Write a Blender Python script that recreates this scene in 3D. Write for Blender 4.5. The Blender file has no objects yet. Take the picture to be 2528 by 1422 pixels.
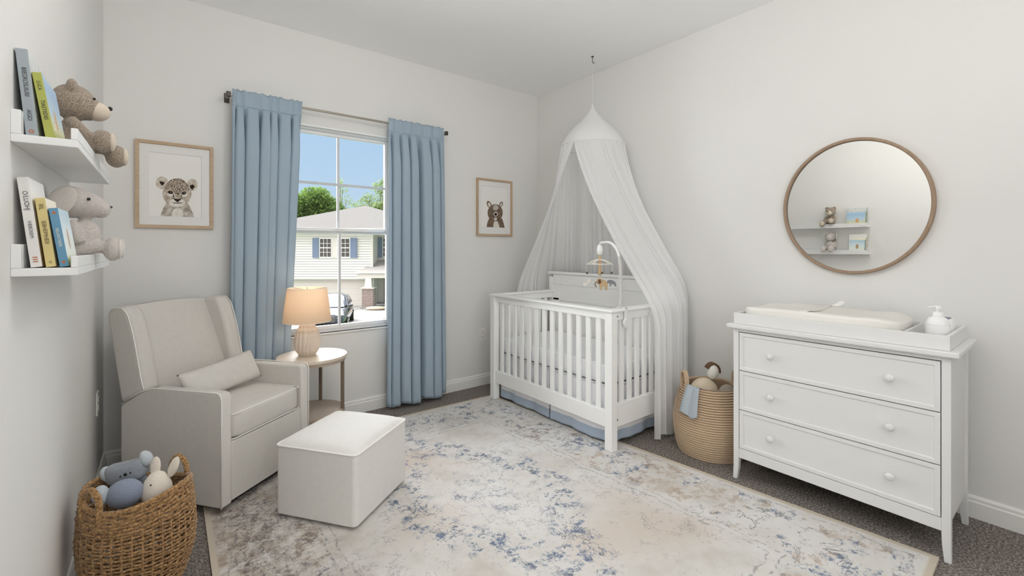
import bpy, bmesh, math, random
from math import sin, cos, pi, radians, sqrt, atan2
from mathutils import Vector, Matrix, noise
random.seed(7)
sc = bpy.context.scene
COL = sc.collection

# ------------------------------------------------------------------ helpers
def lin(c):
    c = c / 255.0
    return c / 12.92 if c <= 0.04045 else ((c + 0.055) / 1.055) ** 2.4
def rgb(r, g, b): return (lin(r), lin(g), lin(b), 1.0)

class NT:
    def __init__(s, name):
        s.m = bpy.data.materials.new(name); s.m.use_nodes = True
        s.t = s.m.node_tree; s.t.nodes.clear()
        s.out = s.n('ShaderNodeOutputMaterial')
    def n(s, typ, **kw):
        nd = s.t.nodes.new(typ)
        for k, v in kw.items(): setattr(nd, k, v)
        return nd
    def l(s, a, b): s.t.links.new(a, b)
    def val(s, sock, v):
        if hasattr(v, 'is_linked') or isinstance(v, bpy.types.NodeSocket): s.l(v, sock)
        else: sock.default_value = v
    def math(s, op, a, b=0.0, c=0.0, clamp=False):
        nd = s.n('ShaderNodeMath', operation=op); nd.use_clamp = clamp
        s.val(nd.inputs[0], a); s.val(nd.inputs[1], b); s.val(nd.inputs[2], c)
        return nd.outputs[0]
    def mix(s, f, a, b, mode='MIX'):
        nd = s.n('ShaderNodeMix', data_type='RGBA', blend_type=mode)
        s.val(nd.inputs[0], f); s.val(nd.inputs[6], a); s.val(nd.inputs[7], b)
        return nd.outputs[2]
    def noise(s, vec, scale, detail=3, rough=.5, dist=0):
        nd = s.n('ShaderNodeTexNoise'); s.l(vec, nd.inputs['Vector'])
        nd.inputs['Scale'].default_value = scale; nd.inputs['Detail'].default_value = detail
        nd.inputs['Roughness'].default_value = rough; nd.inputs['Distortion'].default_value = dist
        return nd.outputs['Fac']
    def ramp(s, f, stops):
        nd = s.n('ShaderNodeValToRGB'); s.l(f, nd.inputs[0]); cr = nd.color_ramp
        while len(cr.elements) < len(stops): cr.elements.new(.5)
        for e, (p, c) in zip(cr.elements, stops):
            e.position = p; e.color = c if len(c) == 4 else (*c, 1)
        return nd.outputs[0]
    def step(s, f, a, b):
        nd = s.n('ShaderNodeMapRange', interpolation_type='SMOOTHSTEP')
        s.val(nd.inputs[0], f); nd.inputs[1].default_value = a; nd.inputs[2].default_value = b
        return nd.outputs[0]
    def obj(s): return s.n('ShaderNodeTexCoord').outputs['Object']
    def bsdf(s, col, rough=.5, metal=0, spec=.5, **kw):
        b = s.n('ShaderNodeBsdfPrincipled')
        s.val(b.inputs['Base Color'], col); s.val(b.inputs['Roughness'], rough)
        b.inputs['Metallic'].default_value = metal; b.inputs['Specular IOR Level'].default_value = spec
        for k, v in kw.items(): s.val(b.inputs[k.replace('_', ' ')], v)
        return b
    def bump(s, b, h, strength=.3, dist=.01):
        nd = s.n('ShaderNodeBump'); nd.inputs['Strength'].default_value = strength
        nd.inputs['Distance'].default_value = dist; s.l(h, nd.inputs['Height'])
        s.l(nd.outputs[0], b.inputs['Normal'])
    def done(s, sh):
        s.l(sh.outputs[0] if hasattr(sh, 'outputs') else sh, s.out.inputs['Surface']); return s.m

def M(name, c, rough=.5, metal=0, spec=.5, var=0, vscale=8, bump=0, bscale=300, bdist=.002, **kw):
    t = NT(name); v = t.obj(); c1 = rgb(*c)
    col = c1
    if var:
        f = t.noise(v, vscale, 4)
        col = t.mix(f, tuple(x * (1 - var) for x in c1[:3]) + (1,), tuple(min(1, x * (1 + var)) for x in c1[:3]) + (1,))
    b = t.bsdf(col, rough, metal, spec, **kw)
    if bump: t.bump(b, t.noise(v, bscale, 2), bump, bdist)
    return t.done(b)

def wood(name, a, b, scale=1.0, axis='Z', rough=.5):
    t = NT(name); v = t.obj()
    mp = t.n('ShaderNodeMapping'); t.l(v, mp.inputs[0])
    sc_ = [28 * scale] * 3; sc_['XYZ'.index(axis)] = 2.5 * scale
    mp.inputs['Scale'].default_value = sc_
    f = t.noise(mp.outputs[0], 1.0, 5, .6, 1.2)
    col = t.ramp(f, [(.25, rgb(*a)), (.75, rgb(*b))])
    bs = t.bsdf(col, rough, spec=.35); t.bump(bs, f, .1, .001)
    return t.done(bs)

class MB:
    def __init__(s): s.bm = bmesh.new(); s.mi = 0
    def _f(s, vs):
        try: f = s.bm.faces.new(vs)
        except ValueError: return None
        f.material_index = s.mi; return f
    def verts(s, pts): return [s.bm.verts.new(p) for p in pts]
    def box(s, c, d, mat=None):
        x, y, z = c; a, b, h = d[0] / 2, d[1] / 2, d[2] / 2
        p = [Vector((i * a, j * b, k * h)) for k in (-1, 1) for j in (-1, 1) for i in (-1, 1)]
        if mat: p = [mat @ q for q in p]
        v = s.verts([Vector((x, y, z)) + q for q in p])
        for q in ((0, 2, 3, 1), (4, 5, 7, 6), (0, 1, 5, 4), (2, 6, 7, 3), (0, 4, 6, 2), (1, 3, 7, 5)):
            s._f([v[i] for i in q])
        return s
    def b2(s, x0, x1, y0, y1, z0, z1):
        return s.box(((x0 + x1) / 2, (y0 + y1) / 2, (z0 + z1) / 2), (abs(x1 - x0), abs(y1 - y0), abs(z1 - z0)))
    def rings(s, rs, closed=True, caps=True, loop=False):
        V = [s.verts(r) for r in rs]; n = len(V[0])
        R = range(len(V)) if loop else range(len(V) - 1)
        for i in R:
            A, B = V[i], V[(i + 1) % len(V)]
            for j in range(n if closed else n - 1):
                s._f([A[j], A[(j + 1) % n], B[(j + 1) % n], B[j]])
        if caps and closed and not loop:
            s._f(V[0][::-1]); s._f(V[-1])
        return s
    def lathe(s, prof, seg=32, c=(0, 0, 0), caps=True, sx=1, sy=1):
        return s.rings([[(c[0] + r * sx * cos(2 * pi * k / seg), c[1] + r * sy * sin(2 * pi * k / seg), c[2] + z) for k in range(seg)] for r, z in prof], caps=caps)
    def tube(s, pts, r, seg=8, loop=False, caps=True):
        pts = [Vector(p) for p in pts]; n = len(pts); rr = r if isinstance(r, (list, tuple)) else [r] * n
        out = []; up = None
        for i, p in enumerate(pts):
            a = pts[i - 1] if (i or loop) else p; b = pts[(i + 1) % n] if (i < n - 1 or loop) else p
            t = (b - a)
            t = t.normalized() if t.length > 1e-9 else Vector((0, 0, 1))
            if up is None:
                up = Vector((0, 0, 1)) if abs(t.z) < .9 else Vector((1, 0, 0))
            up = (up - t * up.dot(t))
            up = up.normalized() if up.length > 1e-6 else t.orthogonal().normalized()
            sd = t.cross(up)
            out.append([p + (up * cos(2 * pi * k / seg) + sd * sin(2 * pi * k / seg)) * rr[i] for k in range(seg)])
        return s.rings(out, loop=loop, caps=caps)
    def cyl(s, a, b, r, r2=None, seg=20): return s.tube([a, b], [r, r if r2 is None else r2], seg)
    def ell(s, c, r, seg=24, rg=14, mat=None):
        rs = []
        for i in range(rg + 1):
            th = pi * i / rg
            ring = []
            for k in range(seg):
                p = Vector((r[0] * max(sin(th), .002) * cos(2 * pi * k / seg), r[1] * max(sin(th), .002) * sin(2 * pi * k / seg), -r[2] * cos(th)))
                if mat: p = mat @ p
                ring.append(p + Vector(c))
            rs.append(ring)
        return s.rings(rs)
    def prism(s, poly, f0, f1):
        """poly: 2-D outline; f0/f1 map (a,b)->3-D for both end caps"""
        return s.rings([[f0(*p) for p in poly], [f1(*p) for p in poly]])
    def grid(s, f, nu, nv, wrap=False):
        V = [[s.bm.verts.new(f(i / (nu if wrap else nu - 1), j / (nv - 1))) for i in range(nu)] for j in range(nv)]
        for j in range(nv - 1):
            for i in range(nu if wrap else nu - 1):
                k = (i + 1) % nu
                s._f([V[j][i], V[j][k], V[j + 1][k], V[j + 1][i]])
        return s
    def quad(s, a, b, c, d): s._f(s.verts([a, b, c, d])); return s
    def poly(s, pts): s._f(s.verts(pts)); return s
    def build(s, name, mat, parent=None, smooth=None, bevel=0, bseg=2, sub=0, remesh=0, solid=0, world=True, relax=0):
        bmesh.ops.recalc_face_normals(s.bm, faces=s.bm.faces)
        me = bpy.data.meshes.new(name); s.bm.to_mesh(me); s.bm.free()
        for m_ in (mat if isinstance(mat, (list, tuple)) else [mat]): me.materials.append(m_)
        o = bpy.data.objects.new(name, me); COL.objects.link(o)
        if smooth:
            for p in me.polygons: p.use_smooth = True
            if smooth < 180: me.set_sharp_from_angle(angle=radians(smooth))
        if parent: o.parent = parent
        if remesh:
            md = o.modifiers.new('r', 'REMESH'); md.mode = 'VOXEL'; md.voxel_size = remesh; md.use_smooth_shade = True
            if relax:
                md = o.modifiers.new('s', 'SMOOTH'); md.factor = .5; md.iterations = relax
        if solid:
            md = o.modifiers.new('t', 'SOLIDIFY'); md.thickness = solid; md.offset = 0
        if bevel:
            md = o.modifiers.new('b', 'BEVEL'); md.width = bevel; md.segments = bseg; md.limit_method = 'ANGLE'; md.angle_limit = radians(35)
        if sub:
            md = o.modifiers.new('u', 'SUBSURF'); md.levels = sub; md.render_levels = sub
        return o

def tag(o, label, cat, group=None, kind=None):
    o['label'] = label; o['category'] = cat
    if group: o['group'] = group
    if kind: o['kind'] = kind
    return o
def thing(name, loc, label, cat, rz=0, group=None):
    o = bpy.data.objects.new(name, None); COL.objects.link(o)
    o.empty_display_size = .05; o.location = loc; o.rotation_euler = (0, 0, rz)
    return tag(o, label, cat, group)
def struct(o): o['kind'] = 'structure'; return o
def rotm(ax, deg): return Matrix.Rotation(radians(deg), 3, ax)
def superbox(mb, c, d, p=5, n=20, fn=None):
    """a rounded, softly domed block (upholstery)"""
    rs = []
    for i in range(n + 1):
        th = pi * i / n; ring = []
        st, ct = max(sin(th), 1e-3), -cos(th)
        e = 2.0 / p
        for k in range(n * 2):
            ph = 2 * pi * k / (n * 2)
            sg = lambda w: (abs(w) ** e) * (1 if w >= 0 else -1)
            q = Vector((d[0] / 2 * sg(st) * sg(cos(ph)), d[1] / 2 * sg(st) * sg(sin(ph)), d[2] / 2 * sg(ct)))
            if fn: q = fn(q)
            ring.append(q + Vector(c))
        rs.append(ring)
    return mb.rings(rs)
def rrect(x0, x1, y0, y1, r, n=5):
    pts = []
    for cx, cy, a in ((x1 - r, y1 - r, 0), (x0 + r, y1 - r, 90), (x0 + r, y0 + r, 180), (x1 - r, y0 + r, 270)):
        for k in range(n + 1):
            t = radians(a + 90 * k / n); pts.append((cx + r * cos(t), cy + r * sin(t)))
    return pts
def smoothpts(pts, n=8):
    pts = [Vector(p) for p in pts]; out = []
    for i in range(len(pts) - 1):
        p0 = pts[max(i - 1, 0)]; p1 = pts[i]; p2 = pts[i + 1]; p3 = pts[min(i + 2, len(pts) - 1)]
        for k in range(n):
            t = k / n
            out.append(.5 * ((2 * p1) + (p2 - p0) * t + (2 * p0 - 5 * p1 + 4 * p2 - p3) * t * t + (3 * p1 - p0 - 3 * p2 + p3) * t ** 3))
    out.append(pts[-1]); return out

# ------------------------------------------------------------------ room dimensions (metres)
XC, XB, YA, YS, ZC = -.266, 2.93, 3.355, -1.3, 2.74
CAMH = 1.23
TH = math.atan(859 / 1103.)
AXV = Vector((sin(TH), cos(TH), 0)); RTV = Vector((cos(TH), -sin(TH), 0))

# ------------------------------------------------------------------ materials
m_wall = M('warm_white_paint', (230, 229, 226), .75, spec=.25, bump=.04, bscale=350)
m_ceil = M('ceiling_paint', (247, 247, 246), .85, spec=.2, bump=.05, bscale=250)
m_cribwhite = M('white_crib_paint', (247, 247, 245), .38, spec=.4)
m_trim = M('white_trim', (238, 237, 233), .4, spec=.4)
m_white = M('white_lacquer', (228, 228, 227), .38, spec=.4, bump=.02, bscale=60)
m_vinyl = M('white_vinyl', (243, 243, 243), .35)
m_muntin = M('grey_white_muntin', (205, 206, 208), .4)
m_chair = M('linen_upholstery', (213, 209, 203), .9, spec=.15, var=.05, vscale=40, bump=.25, bscale=900, bdist=.001)
m_pipe = M('linen_piping', (242, 240, 236), .85, spec=.15)
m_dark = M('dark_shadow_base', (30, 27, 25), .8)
m_otto = M('ottoman_linen', (228, 226, 222), .88, spec=.15, var=.04, vscale=40, bump=.22, bscale=900, bdist=.001)
m_frame = wood('pale_oak', (178, 150, 122), (203, 180, 152), 1.2, 'X')
m_mirrorwood = wood('walnut_tan', (150, 126, 104), (172, 148, 126), 1.2, 'Z')
m_table = M('taupe_enamel', (176, 160, 144), .45, spec=.4)
m_tabletop = wood('bleached_wood', (201, 186, 168), (219, 207, 192), .8, 'X', .42)
m_legmetal = M('bronze_taupe_metal', (140, 124, 108), .4, .5)
m_rod = M('brushed_nickel', (176, 168, 156), .35, .8)
m_rodend = M('dark_nickel', (80, 76, 70), .35, .7)
m_mirror = M('mirror_glass', (246, 246, 244), .0, 1.0)
m_mat_ = M('white_mat_board', (232, 231, 229), .8)
m_paper = M('print_paper', (238, 236, 232), .7)
m_mattress = M('white_sheet', (246, 247, 249), .85, spec=.1, bump=.1, bscale=120)
m_skirt = M('white_skirt', (243, 243, 245), .9, spec=.1)
m_band = M('dusty_blue_band', (178, 191, 207), .9, spec=.1)
m_plastic = M('white_plastic', (242, 242, 242), .3)
m_black = M('black_bead', (22, 18, 17), .25)
m_pad = M('white_pad_cover', (235, 232, 226), .9, spec=.1, bump=.15, bscale=40, bdist=.004)
m_tan = M('tan_felt', (201, 174, 136), .9, var=.15, vscale=90)
m_grey = M('grey_felt', (140, 143, 147), .9)
m_cream = M('cream_felt', (226, 221, 213), .9)
m_brown = M('brown_felt', (112, 80, 58), .9)
m_bead = M('olive_bead', (84, 74, 54), .4)
m_outlet = M('outlet_plastic', (240, 238, 233), .35)
m_slot = M('outlet_slot', (70, 68, 64), .5)

def fabric_blue():
    t = NT('blue_drape_cotton'); v = t.obj()
    f = t.noise(v, 500, 2); c = t.mix(f, rgb(168, 186, 201), rgb(181, 198, 212))
    d = t.bsdf(c, .85, spec=.15, Sheen_Weight=.1); t.bump(d, f, .1, .0006)
    tr = t.n('ShaderNodeBsdfTranslucent'); t.val(tr.inputs[0], c)
    mx = t.n('ShaderNodeMixShader'); mx.inputs[0].default_value = .18
    t.l(d.outputs[0], mx.inputs[1]); t.l(tr.outputs[0], mx.inputs[2]); return t.done(mx)
m_blue = fabric_blue()
def sheer(name, c, transp, transl):
    t = NT(name)
    d = t.bsdf(rgb(*c), .9, spec=.05)
    tr = t.n('ShaderNodeBsdfTranslucent'); tr.inputs[0].default_value = rgb(*c)
    tp = t.n('ShaderNodeBsdfTransparent')
    a = t.n('ShaderNodeMixShader'); a.inputs[0].default_value = transl
    t.l(d.outputs[0], a.inputs[1]); t.l(tr.outputs[0], a.inputs[2])
    b = t.n('ShaderNodeMixShader'); b.inputs[0].default_value = transp
    t.l(a.outputs[0], b.inputs[1]); t.l(tp.outputs[0], b.inputs[2]); return t.done(b)
m_sheer = sheer('sheer_white_voile', (251, 251, 251), .15, .38)
m_cotton = sheer('white_canopy_cotton', (246, 246, 245), 0, .3)
def glass():
    t = NT('window_glass')
    tp = t.n('ShaderNodeBsdfTransparent'); tp.inputs[0].default_value = (.97, .98, .985, 1)
    g = t.n('ShaderNodeBsdfGlossy'); g.inputs['Roughness'].default_value = .02
    fr = t.n('ShaderNodeFresnel'); fr.inputs[0].default_value = 1.25
    mx = t.n('ShaderNodeMixShader'); t.l(fr.outputs[0], mx.inputs[0])
    t.l(tp.outputs[0], mx.inputs[1]); t.l(g.outputs[0], mx.inputs[2]); return t.done(mx)
m_glass = glass()
def carpet():
    t = NT('taupe_cut_pile_carpet'); v = t.obj()
    f = t.noise(v, 115, 3, .75); g = t.noise(v, 2.2, 3); k = t.noise(v, 90, 2, .6)
    c = t.ramp(f, [(.34, rgb(84, 77, 73)), (.5, rgb(142, 134, 127)), (.66, rgb(214, 206, 198))])
    c = t.mix(t.math('MULTIPLY', g, .25), c, rgb(128, 121, 116))
    b = t.bsdf(c, .95, spec=.05); t.bump(b, t.math('ADD', f, k), .9, .012); return t.done(b)
m_carpet = carpet()
def plush(name, a, b_, scale=260, strength=.8, dist=.004):
    t = NT(name); v = t.obj(); f = t.noise(v, scale, 3, .6)
    c = t.ramp(f, [(.3, rgb(*a)), (.7, rgb(*b_))])
    b = t.bsdf(c, .95, spec=.05, Sheen_Weight=.25); t.bump(b, f, strength, dist); return t.done(b)
m_bear = plush('taupe_boucle_plush', (112, 98, 84), (190, 175, 158), 330, .9)
m_muzzle = plush('beige_velour', (196, 181, 163), (212, 199, 182), 500, .15, .001)
m_pup = plush('pale_grey_plush', (172, 164, 158), (205, 198, 192), 300, .4, .002)
m_pupear = plush('light_grey_velour', (196, 190, 183), (211, 205, 198), 400, .2, .001)
m_koala = plush('blue_grey_knit', (124, 129, 138), (166, 171, 178), 420, .6, .002)
m_koala2 = plush('pale_blue_grey_fleece', (178, 186, 194), (204, 210, 214), 300, .5, .002)
m_bunny = plush('ivory_jersey', (222, 212, 198), (236, 228, 216), 300, .2, .001)
m_seagrass = plush('seagrass_rope', (106, 76, 46), (200, 160, 112), 130, .7, .004)
m_rope = plush('cotton_rope', (192, 165, 136), (214, 190, 162), 240, .4, .002)
m_ropeline = M('brown_stitch_line', (104, 80, 60), .9)
def shade_mat():
    t = NT('linen_lampshade'); v = t.obj(); f = t.noise(v, 420, 2)
    c = t.mix(f, rgb(232, 216, 196), rgb(240, 226, 208))
    d = t.bsdf(c, .9, spec=.1)
    tr = t.n('ShaderNodeBsdfTranslucent'); t.val(tr.inputs[0], c)
    mx = t.n('ShaderNodeMixShader'); mx.inputs[0].default_value = .55
    t.l(d.outputs[0], mx.inputs[1]); t.l(tr.outputs[0], mx.inputs[2]); return t.done(mx)
m_shade = shade_mat()
m_ceramic = plush('ribbed_plaster', (214, 199, 183), (230, 217, 203), 160, .3, .002)

def rug_mat(x0, x1, y0, y1):
    """faded oriental pattern in world metres: tan selvedge, blue-flecked border, cream field, blue medallion"""
    t = NT('distressed_oriental_rug'); uv_ = t.n('ShaderNodeTexCoord').outputs['UV']
    mp_ = t.n('ShaderNodeMapping'); t.l(uv_, mp_.inputs[0]); mp_.inputs['Scale'].default_value = (x1 - x0, y1 - y0, 0); mp_.inputs['Location'].default_value = (x0, y0, 0)
    v = mp_.outputs[0]
    nd = t.n('ShaderNodeTexNoise'); t.l(v, nd.inputs['Vector']); nd.inputs['Scale'].default_value = 6; nd.inputs['Detail'].default_value = 6
    ad = t.n('ShaderNodeVectorMath', operation='SCALE'); ad.inputs['Scale'].default_value = .10; t.l(nd.outputs['Color'], ad.inputs[0])
    vw = t.n('ShaderNodeVectorMath', operation='ADD'); t.l(v, vw.inputs[0]); t.l(ad.outputs[0], vw.inputs[1])
    sp = t.n('ShaderNodeSeparateXYZ'); t.l(v, sp.inputs[0]); X, Y = sp.outputs[0], sp.outputs[1]
    sw = t.n('ShaderNodeSeparateXYZ'); t.l(vw.outputs[0], sw.inputs[0]); XW, YW = sw.outputs[0], sw.outputs[1]
    def edge(Xs, Ys):
        a = t.math('MINIMUM', t.math('SUBTRACT', Xs, x0), t.math('SUBTRACT', x1, Xs))
        b = t.math('MINIMUM', t.math('SUBTRACT', Ys, y0), t.math('SUBTRACT', y1, Ys))
        return t.math('MINIMUM', a, b)
    e, ew = edge(X, Y), edge(t.math('SUBTRACT', XW, .05), t.math('SUBTRACT', YW, .05))
    n1, n2, n3 = t.noise(v, 2.6, 6, .65), t.noise(v, 13, 8, .78), t.noise(v, 48, 6, .8)
    n4 = t.noise(v, 1.3, 3, .5)
    base = t.ramp(n1, [(.32, rgb(205, 199, 191)), (.48, rgb(224, 221, 216)), (.64, rgb(234, 233, 232))])
    base = t.mix(t.math('MULTIPLY', t.step(n4, .5, .68), .8), base, rgb(211, 197, 184))
    blue = t.mix(t.step(n2, .4, .62), rgb(150, 168, 192), rgb(84, 108, 146))
    # medallion: an elongated faceted shape round the middle
    cx, cy = 1.30, 1.85
    ax_ = t.math('ABSOLUTE', t.math('SUBTRACT', XW, cx + .05)); ay_ = t.math('ABSOLUTE', t.math('SUBTRACT', YW, cy + .05))
    dm = t.math('ADD', t.math('MULTIPLY', ax_, 1.0), t.math('MULTIPLY', ay_, .62))
    dm = t.math('MAXIMUM', dm, t.math('MULTIPLY', ax_, 1.22))
    ringm = t.math('MULTIPLY', t.step(dm, .28, .36), t.math('SUBTRACT', 1.0, t.step(dm, .50, .58)))
    inner = t.math('SUBTRACT', 1.0, t.step(dm, .13, .2))
    fleck = t.step(t.math('ADD', t.math('MULTIPLY', n2, .6), t.math('MULTIPLY', n3, .4)), .5, .57)
    mm = t.math('MULTIPLY', ringm, fleck)
    col = t.mix(t.math('MULTIPLY', mm, .92), base, blue)
    col = t.mix(t.math('MULTIPLY', t.math('MULTIPLY', inner, fleck), .6), col, blue)
    # border
    bmask = t.math('MULTIPLY', t.step(ew, .05, .08), t.math('SUBTRACT', 1.0, t.step(ew, .36, .42)))
    cell = t.n('ShaderNodeTexVoronoi', feature='F1', distance='MANHATTAN'); t.l(vw.outputs[0], cell.inputs['Vector']); cell.inputs['Scale'].default_value = 7
    csep = t.n('ShaderNodeSeparateColor'); t.l(cell.outputs['Color'], csep.inputs[0])
    f2 = t.math('MULTIPLY', bmask, t.math('MULTIPLY', t.step(csep.outputs[0], .45, .5), fleck))
    col = t.mix(t.math('MULTIPLY', f2, .9), col, blue)
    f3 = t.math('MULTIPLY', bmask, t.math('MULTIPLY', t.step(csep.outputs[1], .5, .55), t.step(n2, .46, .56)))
    col = t.mix(t.math('MULTIPLY', t.math('MULTIPLY', f3, t.math('SUBTRACT', 1.0, t.step(Y, 2.0, 2.7))), .6), col, rgb(186, 162, 138))  # brown flecks thinned toward the window end, partly to stand for its light
    # worn brown-grey zone by the armchair side
    wl = t.math('SUBTRACT', 1.0, t.step(X, .2, .85))
    f4 = t.math('MULTIPLY', wl, t.step(n2, .35, .62))
    col = t.mix(t.math('MULTIPLY', f4, .8), col, rgb(146, 124, 102))
    f5 = t.math('MULTIPLY', t.math('SUBTRACT', 1.0, t.step(X, .22, .55)), t.math('MULTIPLY', t.step(X, .2, .26), t.step(n3, .5, .6)))
    col = t.mix(t.math('MULTIPLY', f5, .85), col, rgb(80, 78, 82))
    # border rules
    for p in (.06, .40, .44):
        ln = t.math('SUBTRACT', 1.0, t.step(t.math('ABSOLUTE', t.math('SUBTRACT', ew, p)), .002, .0055))
        col = t.mix(t.math('MULTIPLY', t.math('MULTIPLY', ln, t.step(n3, .46, .56)), .6), col, rgb(104, 106, 116))
    # fine crackle
    def contour(scale, w, lo, hi):
        q = t.noise(v, scale, 7, .66, .5)
        ln = t.math('SUBTRACT', 1.0, t.step(t.math('ABSOLUTE', t.math('SUBTRACT', q, .5)), w * .35, w))
        return t.math('MULTIPLY', ln, t.step(t.math('ADD', t.math('MULTIPLY', n1, .4), t.math('MULTIPLY', n2, .6)), lo, hi))
    cr = t.math('MAXIMUM', contour(5.5, .010, .47, .52), contour(11, .014, .52, .56))
    cmask = t.math('MAXIMUM', t.math('MULTIPLY', bmask, .9), t.math('MAXIMUM', ringm, .5))
    col = t.mix(t.math('MULTIPLY', t.math('MULTIPLY', cr, cmask), .85), col, rgb(78, 82, 94))
    # selvedge
    col = t.mix(t.math('SUBTRACT', 1.0, t.step(e, .018, .03)), col, rgb(210, 198, 180))
    tip = t.noise(v, 620, 2, .6)
    col = t.mix(t.math('MULTIPLY', tip, .25), col, rgb(190, 184, 176))
    b = t.bsdf(col, .95, spec=.05)
    t.bump(b, t.math('ADD', t.math('MULTIPLY', n3, .6), tip), .45, .004); return t.done(b)

# ------------------------------------------------------------------ room shell
WX0, WX1, WZ0, WZ1 = .615, 1.425, .625, 2.10      # window opening
mb = MB(); mb.b2(XC - .12, XB + .12, YS - .12, YA + .14, -.12, 0)
struct(mb.build('floor', m_carpet))
mb = MB(); mb.b2(XC - .12, XB + .12, YS - .12, YA + .14, ZC, ZC + .1)
struct(mb.build('ceiling', m_ceil))
mb = MB()
mb.b2(XC - .12, WX0, YA, YA + .14, 0, ZC); mb.b2(WX1, XB + .12, YA, YA + .14, 0, ZC)
mb.b2(WX0, WX1, YA, YA + .14, 0, WZ0); mb.b2(WX0, WX1, YA, YA + .14, WZ1, ZC)
struct(mb.build('wall_back', m_wall))
mb = MB(); mb.b2(XB, XB + .12, YS - .12, YA, 0, ZC); struct(mb.build('wall_right', m_wall))
mb = MB(); mb.b2(XC - .12, XC, YS - .12, YA, 0, ZC); struct(mb.build('wall_left', m_wall))
BX0, BX1, BZ0, BZ1 = -.2, .9, .9, 2.3             # added unseen window opening behind the camera, for the rear fill
mb = MB()
mb.b2(XC, BX0, YS - .12, YS, 0, ZC); mb.b2(BX1, XB, YS - .12, YS, 0, ZC)
mb.b2(BX0, BX1, YS - .12, YS, 0, BZ0); mb.b2(BX0, BX1, YS - .12, YS, BZ1, ZC)
struct(mb.build('wall_front', m_wall))
mb = MB()
for x in (BX0 + .025, .35, BX1 - .025): mb.b2(x - .025, x + .025, YS - .09, YS - .04, BZ0, BZ1)
for z in (BZ0 + .025, BZ1 - .025): mb.b2(BX0, BX1, YS - .09, YS - .04, z - .025, z + .025)
struct(mb.build('rear_fill_window', m_vinyl))  # frame of the added, unseen rear window

def baseboard(name, f, L):
    """profile swept along a wall: f(s, out, z)"""
    prof = [(0, 0), (.015, 0), (.015, .072), (.011, .078), (.011, .09), (.006, .098), (0, .1)]
    mb = MB(); mb.rings([[f(s, o, z) for o, z in prof] for s in (0, L)])
    struct(mb.build(name, m_trim))
baseboard('baseboard_back', lambda s, o, z: (XC + s, YA - o, z), XB - XC)
baseboard('baseboard_right', lambda s, o, z: (XB - o, YS + s, z), YA - .0155 - YS)
baseboard('baseboard_left', lambda s, o, z: (XC + o, YS + s, z), YA - .0155 - YS)

# window: vinyl single-hung set back in the opening
GY = 3.425
GX0, GX1, GZ0, GZ1, GM = .659, 1.393, .672, 2.045, 1.026
win = bpy.data.objects.new('window_1', None); COL.objects.link(win); win.location = (0, 0, 0); struct(win)
mb = MB()
def ringbox(mb, x0, x1, z0, z1, w, y0, y1, wb=None):
    wb = wb or w
    mb.b2(x0, x0 + w, y0, y1, z0, z1); mb.b2(x1 - w, x1, y0, y1, z0, z1)
    mb.b2(x0 + w, x1 - w, y0, y1, z1 - w, z1); mb.b2(x0 + w, x1 - w, y0, y1, z0, z0 + wb)
ringbox(mb, WX0, WX1, WZ0, WZ1, .018, GY - .035, GY + .04)
mb.build('window_frame', m_vinyl, win, bevel=.002)
mb = MB()
ringbox(mb, WX0 + .0185, WX1 - .0185, 1.341, WZ1 - .0185, .0225, GY - .004, GY + .03, .03)
mb.build('upper_sash', m_vinyl, win, bevel=.003)
mb = MB()
ringbox(mb, WX0 + .0185, WX1 - .0185, WZ0 + .0185, 1.381, .0225, GY - .036, GY - .006, .028)
mb.build('lower_sash', m_vinyl, win, bevel=.003)
mb = MB(); w = .0085
mb.b2(GM - w, GM + w, GY + .004, GY + .018, 1.365, 2.065)
mb.b2(.65, GM - w, GY + .004, GY + .018, 1.707 - w, 1.707 + w); mb.b2(GM + w, 1.39, GY + .004, GY + .018, 1.707 - w, 1.707 + w)
mb.build('upper_muntin', m_muntin, win)
mb = MB(); mb.b2(GM - w, GM + w, GY - .03, GY - .016, .667, 1.365)
mb.build('lower_muntin', m_muntin, win)
mb = MB(); mb.b2(.65, 1.395, GY + .010, GY + .013, 1.36, 2.063)
mb.build('upper_pane', m_glass, win)
mb = MB(); mb.b2(.65, 1.395, GY - .024, GY - .021, .665, 1.362)
mb.build('lower_pane', m_glass, win)
mb = MB(); mb.b2(.99, 1.06, GY - .048, GY - .037, 1.372, 1.381); mb.build('sash_lock', m_vinyl, win, bevel=.002)
mb = MB(); mb.b2(WX0 - .012, WX1 + .012, YA - .012, GY - .0365, WZ0 - .012, WZ0 + .0)
struct(mb.build('window_sill', m_trim, win, bevel=.003))
mb = MB()
mb.b2(WX0 - .008, WX1 + .008, YA - .004, YA + .01, WZ1 - .008, WZ1 + .004)
mb.b2(WX0 - .008, WX0 + .002, YA - .004, YA + .01, WZ0, WZ1 - .008); mb.b2(WX1 - .002, WX1 + .008, YA - .004, YA + .01, WZ0, WZ1 - .008)
struct(mb.build('trim_1', m_vinyl, bevel=.0015))

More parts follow.
